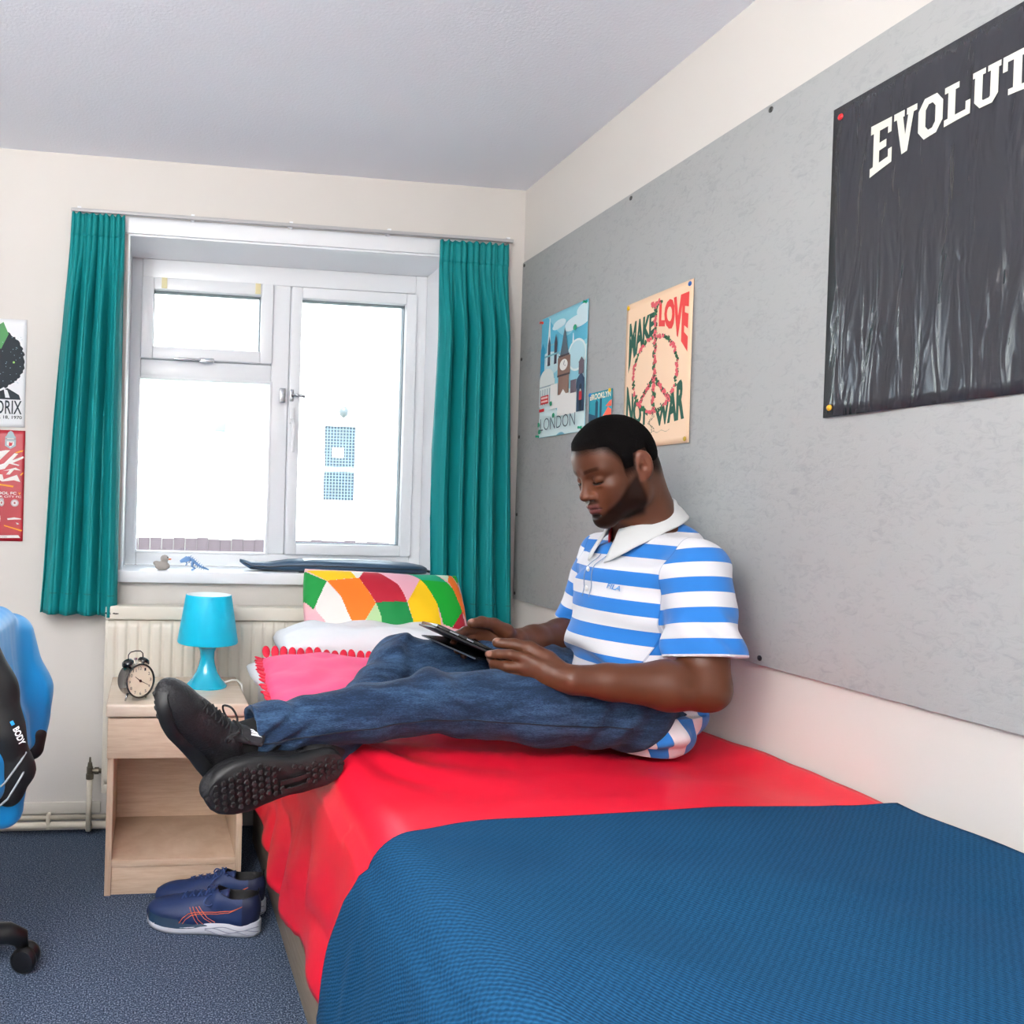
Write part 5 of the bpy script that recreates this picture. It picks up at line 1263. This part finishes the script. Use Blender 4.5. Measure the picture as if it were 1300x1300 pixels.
# folds
def folds(x, y, z):
    f = .010*np.sin((z*1.0-x*.75)*52+6*np.sin(y*9+1.0))*smooth01(.93-z, 0, .1)*smooth01(1.16-x, -.03, .06)
    f = f+.008*np.sin((z+.5*x+.8*y)*60+2*np.sin(x*14))*smooth01(.80-z, 0, .08)
    f = f+.0042*np.sin(z*50+5*np.sin(x*22)+y*30)*smooth01(1.62-y, -.02, .03)*smooth01(.97-z, 0, .06)
    f = f+.006*np.sin((x*.8+z)*52+y*20)*smooth01(z, .93, .98)*smooth01(1.66-np.abs(y-1.8)*1.0, 1.4, 1.5)
    return f
s.field(folds)
# hem and sleeve openings
s.plane_cut((-1, 0, -.45), -1.30/1.0966)
ld = np.array([-.005, -.04, -.19]); ld = ld/np.linalg.norm(ld); pe = np.array([1.148, 1.551, .838])
s.plane_cut(ld, float(ld@pe), (1.05, 1.44, .70), (1.335, 1.631, .87))
rd_ = np.array([-.03, .04, -.19]); rd_ = rd_/np.linalg.norm(rd_); pe2 = np.array([1.142, 2.018, .842])
s.plane_cut(rd_, float(rd_@pe2), (1.0, 1.968, .70), (1.3, 2.16, .90))
s.cone(tuple(pe+ld*.028), tuple(pe+ld*.05), .058, .060, .003, 'sub'); s.cone(tuple(pe2+rd_*.028), tuple(pe2+rd_*.05), .056, .058, .003, 'sub')
s.cone((1.150, 1.797, 1.085), (1.11, 1.79, 1.17), .062, .09, .006, 'sub'); s.cone((1.062, 1.797, 1.045), (1.045, 1.797, 1.11), .016, .045, .01, 'sub')       # neck opening
s.plane_cut((0, 0, -1), -.598)
V, F = s.mesh(); V = relax(V, F, 2)
hem = (V[:, 0]+.45*V[:, 2]-1.30)/1.0966
w_ = smooth01(V[:, 2], .70, .80)
st_t = (1-w_)*(hem+.004)+w_*((V[:, 2]-.80)+.04*(V[:, 0]-1.1)+.155)
aL = (V-pe) @ (-ld); aR = (V-pe2) @ (-rd_)
left = (V[:, 1] < 1.8)
st_s = np.where(left, aL, aR)
# armhole mask: sleeve side of a slanted seam
mL = np.minimum((1.634-V[:, 1])-.10*(V[:, 2]-.95), V[:, 2]-.80); mR = np.minimum((V[:, 1]-1.966)-.10*(V[:, 2]-.95), V[:, 2]-.80)
mk = np.where(left, mL, mR)
def polo_mat():
    m = bpy.data.materials.new('striped_pique'); m.use_nodes = True; N = m.node_tree.nodes; L = m.node_tree.links; b = N['Principled BSDF']
    def at(n): a = N.new('ShaderNodeAttribute'); a.attribute_name = n; return a.outputs['Fac']
    def mth(op, *v):
        q = N.new('ShaderNodeMath'); q.operation = op
        for i, k in enumerate(v):
            if isinstance(k, (int, float)): q.inputs[i].default_value = k
            else: L.new(k, q.inputs[i])
        return q.outputs[0]
    slv = mth('GREATER_THAN', at('arm'), 0.0)
    ph = mth('ADD', mth('MULTIPLY', at('sleeve'), slv), mth('MULTIPLY', at('torso'), mth('SUBTRACT', 1.0, slv)))
    per = .064
    fr_ = mth('FRACT', mth('ADD', mth('DIVIDE', mth('SUBTRACT', ph, .005), per), 20.0))
    blue = mth('LESS_THAN', fr_, .50)
    edge = mth('LESS_THAN', mth('MULTIPLY', at('sleeve'), mth('ADD', mth('MULTIPLY', slv, 1.0), mth('MULTIPLY', mth('SUBTRACT', 1.0, slv), 9.0))), .005)
    blue = mth('MULTIPLY', blue, mth('SUBTRACT', 1.0, mth('MULTIPLY', edge, slv)))
    mx = N.new('ShaderNodeMix'); mx.data_type = 'RGBA'; L.new(blue, mx.inputs[0]); mx.inputs[6].default_value = hx('#dadadf'); mx.inputs[7].default_value = hx('#2973c0')
    seam = mth('LESS_THAN', mth('ABSOLUTE', at('arm')), .0014)
    mx2 = N.new('ShaderNodeMix'); mx2.data_type = 'RGBA'; mx2.blend_type = 'MULTIPLY'; L.new(mth('MULTIPLY', seam, .6), mx2.inputs[0]); L.new(mx.outputs[2], mx2.inputs[6]); mx2.inputs[7].default_value = (.45, .5, .6, 1)
    L.new(mx2.outputs[2], b.inputs['Base Color']); b.inputs['Roughness'].default_value = .85; b.inputs['Specular IOR Level'].default_value = .2; b.inputs['Sheen Weight'].default_value = .2
    tc = N.new('ShaderNodeTexCoord'); n = N.new('ShaderNodeTexNoise'); n.inputs['Scale'].default_value = 500; L.new(tc.outputs['Object'], n.inputs['Vector'])
    bp = N.new('ShaderNodeBump'); bp.inputs['Strength'].default_value = .25; bp.inputs['Distance'].default_value = .001; L.new(n.outputs[0], bp.inputs['Height']); L.new(bp.outputs[0], b.inputs['Normal'])
    return m
polo = sdf_obj('polo_shirt', V, F, polo_mat(), pr, {'torso': st_t, 'sleeve': st_s, 'arm': mk})
SV = V
def shirt_front(y, z):
    """x of the shirt front at (y, z)"""
    d = (SV[:, 1]-y)**2+(SV[:, 2]-z)**2; c = np.where(d < .006**2)[0]
    return float(SV[c, 0].min()) if len(c) else 1.0
M_col = mat('collar_white', '#cfd1d1', .85, bump=(400, .3, .001))
cl = MB()
def collar(u, v):
    a = math.radians(20+320*u); c_, s_ = math.cos(a), math.sin(a)
    r = .070+.032*v+.002*math.sin(v*PI)
    z = 1.116-.040*c_+.012*(1-v)-(.022+.020*max(0, c_))*v+(.005 if v < .2 else 0)
    tip = max(0, abs(2*u-1)-.78)/.22
    return Vector((1.150-r*c_-.012*tip*v, 1.795-r*s_*.98, z-.020*tip*v))
cl.grid(collar, 60, 9); cl.build('collar', M_col, polo, smooth=True, solid=.004)
ib = MB(); ib.grid(lambda u, v: Vector((1.152-(.0685)*math.cos(math.radians(20+320*u)), 1.795-.067*math.sin(math.radians(20+320*u)), 1.112-.042*math.cos(math.radians(20+320*u))+.010-.05*v)), 50, 5); ib.build('collar_band', mat('collar_red', '#b5202c', .8), polo, smooth=True, solid=.003)
pk_ = MB()
def plk(u, v):
    z = 1.045-.105*v; y = 1.783+.028*u; return Vector((shirt_front(y, z)-.0030, y, z))
for yy in (1.783, 1.811):
    MB().tube([Vector((shirt_front(yy, z_)-.0012, yy, z_)) for z_ in np.linspace(1.035, .935, 14)], .0011, 6).build('placket_edge', mat('placket_shade', '#7f93b0', .9), polo, smooth=True)
for zz in (1.000, .955):
    yb = 1.797; xb_ = shirt_front(yb, zz)
    MB().lathe([(.006, 0), (.006, .0018), (.0045, .0026), (.001, .0022)], (0, 0, 0), 16, T=Matrix.Translation((xb_-.003, yb, zz)) @ Matrix.Rotation(-PI/2-.1, 4, 'Y')).build('button', mat('button_white', '#eeeeea', .3), polo, smooth='auto')
lg_ = MB(); put_text(lg_, 'FILA', (0, 0, 0), (1, 0, 0), (0, 1, 0), bold=.02, shear=.3)
def onchest(u, v):
    y = 1.735-.034*u; z = .962-.004*u+.012*v; return Vector((shirt_front(y, z)-.0022, y, z))
lg_.v = [tuple(onchest(x, y)) for x, y, z in lg_.v]; lg_.build('embroidery', mat('logo_blue', '#4f88c4', .7), polo)

# ------------------------------------------------------------------ jeans
s = SDF((.15, 1.48, .54), (1.33, 2.12, .88), .0035)
s.ell((1.12, 1.80, .685), (.125, .185, .085), .04)
LH, LKn, LA = (1.06, 1.675, .700), (.600, 1.650, .722), (.215, 1.585, .686)
RH, RKn, RA = (1.06, 1.915, .705), (.605, 1.905, .752), (.372, 1.640, .622)
s.chain([LH, lerp(LH, LKn, .5), LKn], [.090, .079, .064], .03); s.chain([LKn, lerp(LKn, LA, .4), LA, (.185, 1.580, .682)], [.063, .056, .047, .048], .02)
s.chain([RH, lerp(RH, RKn, .5), RKn], [.090, .080, .066], .03); s.chain([RKn, lerp(RKn, RA, .45), RA], [.064, .055, .044], .02)
def jf(x, y, z):
    f = .0045*np.sin(x*62+5*np.sin(z*26)+y*8)*np.exp(-((x-.60)/.07)**2)
    f = f+.0042*np.sin(x*85+6*np.sin(z*30+1)+3*np.sin(y*20))*smooth01(.36-x, 0, .08)
    f = f+.0030*np.sin(x*40+z*40+4*np.sin(y*17))*smooth01(x, .40, .5)*smooth01(.98-x, 0, .1)
    f = f+.005*np.sin((x*1.2-z*.8)*58+3*np.sin(y*15))*np.exp(-((x-.63)/.09)**2-((y-1.9)/.06)**2)
    f = f+.004*np.sin(x*70-z*50)*smooth01(x, .86, .95)
    return f
s.field(jf)
nl = np.array(LA)-lerp(LKn, LA, .4); nl = nl/np.linalg.norm(nl); s.plane_cut(nl, float(nl@np.array([.207, 1.582, .684])), (.1, 1.45, .5), (.30, 1.70, .85))
s.plane_cut((0, 0, -1), -.60, (.45, 1.4, .5), (1.33, 2.12, .62))
hp0 = np.array([.207, 1.582, .684]); s.cone(tuple(hp0+nl*-.03), tuple(hp0+nl*.05), .0405, .0415, .003, 'sub')
V, F = s.mesh(); V = relax(V, F, 2)
def denim():
    m = bpy.data.materials.new('denim'); m.use_nodes = True; N = m.node_tree.nodes; L = m.node_tree.links; b = N['Principled BSDF']
    tc = N.new('ShaderNodeTexCoord'); mp = N.new('ShaderNodeMapping'); mp.inputs['Scale'].default_value = (.5, 3, 3); L.new(tc.outputs['Object'], mp.inputs[0])
    n = N.new('ShaderNodeTexNoise'); n.inputs['Scale'].default_value = 9; n.inputs['Detail'].default_value = 8; n.inputs['Roughness'].default_value = .75; L.new(mp.outputs[0], n.inputs['Vector'])
    n2 = N.new('ShaderNodeTexNoise'); n2.inputs['Scale'].default_value = 330; n2.inputs['Detail'].default_value = 2; L.new(mp.outputs[0], n2.inputs['Vector'])
    ad = N.new('ShaderNodeMath'); ad.operation = 'MULTIPLY_ADD'; L.new(n2.outputs[0], ad.inputs[0]); ad.inputs[1].default_value = .45; L.new(n.outputs[0], ad.inputs[2])
    cr = N.new('ShaderNodeValToRGB'); cr.color_ramp.elements[0].position = .45; cr.color_ramp.elements[0].color = hx('#0d1727'); cr.color_ramp.elements[1].position = .95; cr.color_ramp.elements[1].color = hx('#3d5b7c'); e = cr.color_ramp.elements.new(.68); e.color = hx('#1a2c46')
    L.new(ad.outputs[0], cr.inputs[0]); L.new(cr.outputs[0], b.inputs['Base Color']); b.inputs['Roughness'].default_value = .9; b.inputs['Specular IOR Level'].default_value = .2
    b.inputs['Sheen Weight'].default_value = .05
    bp = N.new('ShaderNodeBump'); bp.inputs['Strength'].default_value = .4; bp.inputs['Distance'].default_value = .0015; L.new(n2.outputs[0], bp.inputs['Height']); L.new(bp.outputs[0], b.inputs['Normal']); return m
jeans = sdf_obj('jeans', V, F, denim(), pr)
JV = V
def seam(name, pts, dr, r=.0016, matl=None):
    """drape a seam: move each point along dr onto the jeans surface"""
    dr = np.array(dr, float); dr = dr/np.linalg.norm(dr); P = []
    for p_ in pts:
        p_ = np.array(p_, float); d = JV-p_; along_ = d@dr; per = np.linalg.norm(d-along_[:, None]*dr, axis=1); c = np.where(per < .006)[0]
        if len(c): P.append(p_+dr*along_[c].max()+dr*.0002)
    if len(P) > 2: MB().tube(P, r, 6).build(name, matl or mat('denim_seam', '#0e1728', .9), jeans, smooth=True)
seam('side_seam', [lerp(LH, LKn, t)+np.array((0, 0, -.012)) for t in np.linspace(.1, 1, 24)]+[lerp(LKn, LA, t)+np.array((0, 0, -.010)) for t in np.linspace(.05, 1, 22)], (0, -1, -.1))
# ankles and socks
so_ = SDF((.08, 1.4, .5), (.5, 1.75, .78), .003)
so_.cone((.30, 1.6, .690), (.175, 1.565, .668), .037, .036, .01)
V, F = so_.mesh(); sdf_obj('sock', V, F, mat('sock_black', '#0c0d10', .9), pr)
so_ = SDF((.2, 1.45, .5), (.5, 1.75, .75), .003); so_.cone((.40, 1.66, .630), (.335, 1.585, .630), .035, .036, .01)
V, F = so_.mesh(); sdf_obj('sock', V, F, mat('sock_black', '#0c0d10', .9), pr)

# ------------------------------------------------------------------ black trainers on the feet
def trainer(T, side, sole_view=False):
    L = .292; s = upper_sdf(L, side, True); V, F = s.mesh(); V = relax(V, F, 2)
    k = L/.30
    up = sdf_obj('trainer', V, F, mat('black_knit', '#0e0e13', .6, bump=(190, .9, .003)), pr, None, T, label='black knitted trainer')
    sm = sole_mb(L, side, .034, 1.05, .020); sm.v = [T @ Vector(p) for p in sm.v]; sl_ = sm.build('sole', mat('black_rubber', '#121315', .55, bump=(160, .2, .001)), up, smooth='auto')
    lc = MB(); laces(s, T, lc, yc=-side*.004, r=.0024); lc.build('laces', mat('lace_black', '#0d0e11', .7), up, smooth=True)
    tn = MB(); tn.grid(lambda u, v: T @ Vector((.078*k+.050*k*u, (-.021+.042*v)*k, .142*k-.040*u-.10*(abs(v-.5))**2*.4)), 10, 8); tg = tn.build('tongue', mat('black_knit_tongue', '#17161c', .7, bump=(380, .5, .001)), up, smooth=True, solid=.008)
    def tp(u, v): return T @ Vector((.078*k+.050*k*u, (-.021+.042*v)*k, .142*k-.040*u-.10*(abs(v-.5))**2*.4+.0055))
    lgm = MB()
    for i in range(3):
        b0 = .30+.14*i; h = .16+.10*i
        lgm.add([tp(.52, b0), tp(.52, b0+.10), tp(.52-h*1.0+.0, b0+.10+.03-.02*i), tp(.52-h*.72, b0-.02)], [(0, 1, 2, 3)])
    put_text(lgm, 'adidas', tp(.56, .26), tp(.56, .74)-tp(.56, .26), tp(.50, .5)-tp(.58, .5)); lgm.build('logo', mat('ink_white', '#e8eaec', .6), up)
    # tread
    td = MB(); rnd = random.Random(2)
    for i in range(20):
        for j in range(9):
            x = .012+i*.0145; y = -.056+j*.0125+(.006 if i % 2 else 0); c = -side*.010*math.sin(PI*min(1, max(0, (x/L-.35)/.65)))
            if abs(y-c) > sole_w(x, L)*1.05-.011: continue
            if .30 < x/L < .50 and abs(y-c) < .018: continue
            zb = .020*max(0, (x/L-.66)/.34)**2+.004*max(0, (.1-x/L)/.1)**2
            r = .0058
            td.loft([[T @ Vector((x+rr*math.cos(a), y+rr*math.sin(a), zb+zz)) for a in [2*PI*q/6 for q in range(6)]] for rr, zz in ((r, .001), (r, -.0008), (r*.7, -.0020))])
    for sg in (-1, 1): td.box(.30*L, .50*L, -.010*1+sg*.009-.004, -.010+sg*.009+.004, -.002, .002, T=T)
    tr_ = td.build('tread', mat('black_rubber', '#121315', .55, bump=(160, .2, .001)), up); tr_['kind'] = 'stuff'
    return up
trainer(frame_from((.148, 1.612, .570), (-.150, -.137, .207), (.80, -.30, .50)), 1)
trainer(frame_from((.394, 1.562, .624), (-.250, -.085, -.036), (.03, .97, .10)), -1)

# ------------------------------------------------------------------ tablet in its folio
tb = thing('tablet', 'black tablet in an open folio cover held in both hands', 'tablet', (.70, 1.78, .84))
A_ = Vector((.628, 1.712, .876)); e1 = (Vector((.778, 1.680, .812))-A_).normalized(); w1 = Vector((.19, .96, -.12)); w1 = (w1-e1*w1.dot(e1)).normalized(); n1 = e1.cross(w1)
if n1.z < 0: n1 = -n1
def tbox(a0, a1, b0, b1, c0, c1):
    m = MB(); vs = [A_+e1*a+w1*b+n1*c for c in (c0, c1) for b in (b0, b1) for a in (a0, a1)]
    m.add(vs, [(0, 2, 3, 1), (4, 5, 7, 6), (0, 1, 5, 4), (2, 6, 7, 3), (0, 4, 6, 2), (1, 3, 7, 5)]); return m
M_tb = mat('tablet_black', '#0a0b0d', .25); 
tbox(0, .192, 0, .20, -.004, .004).build('tablet_body', M_tb, tb, bevel=.002)
tbox(.008, .184, .008, .192, .0041, .0046).build('screen', mat('screen_dark', '#10141a', .06, coat=.5), tb)
tbox(-.004, .196, -.004, .204, -.0085, -.0045).build('case_back', mat('folio_black', '#111418', .4), tb, bevel=.0015)
tbox(.03, .05, -.0025, .0, -.0015, .0015).build('button', mat('edge_silver', '#8a9098', .3, metal=.8), tb); tbox(.07, .085, -.0025, .0, -.0015, .0015).build('port', mat('edge_silver', '#8a9098', .3, metal=.8), tb)
c_ = [Vector(p) for p in ((.652, 1.875, .826), (.722, 1.722, .800), (.800, 1.735, .792), (.790, 1.890, .815))]
fc = MB(); fc.add(c_+[p+Vector((0, 0, .004)) for p in c_], [(3, 2, 1, 0), (4, 5, 6, 7), (0, 1, 5, 4), (1, 2, 6, 5), (2, 3, 7, 6), (3, 0, 4, 7)]); fc.build('cover_flap', mat('folio_gloss', '#14181d', .22), tb, bevel=.0012)
ed = MB(); ed.tube([c_[0]+Vector((-.001, 0, .002)), c_[1]+Vector((-.001, -.001, .002))], .0018, 6); ed.build('cover_edge', mat('edge_silver', '#8a9098', .3, metal=.8), tb)
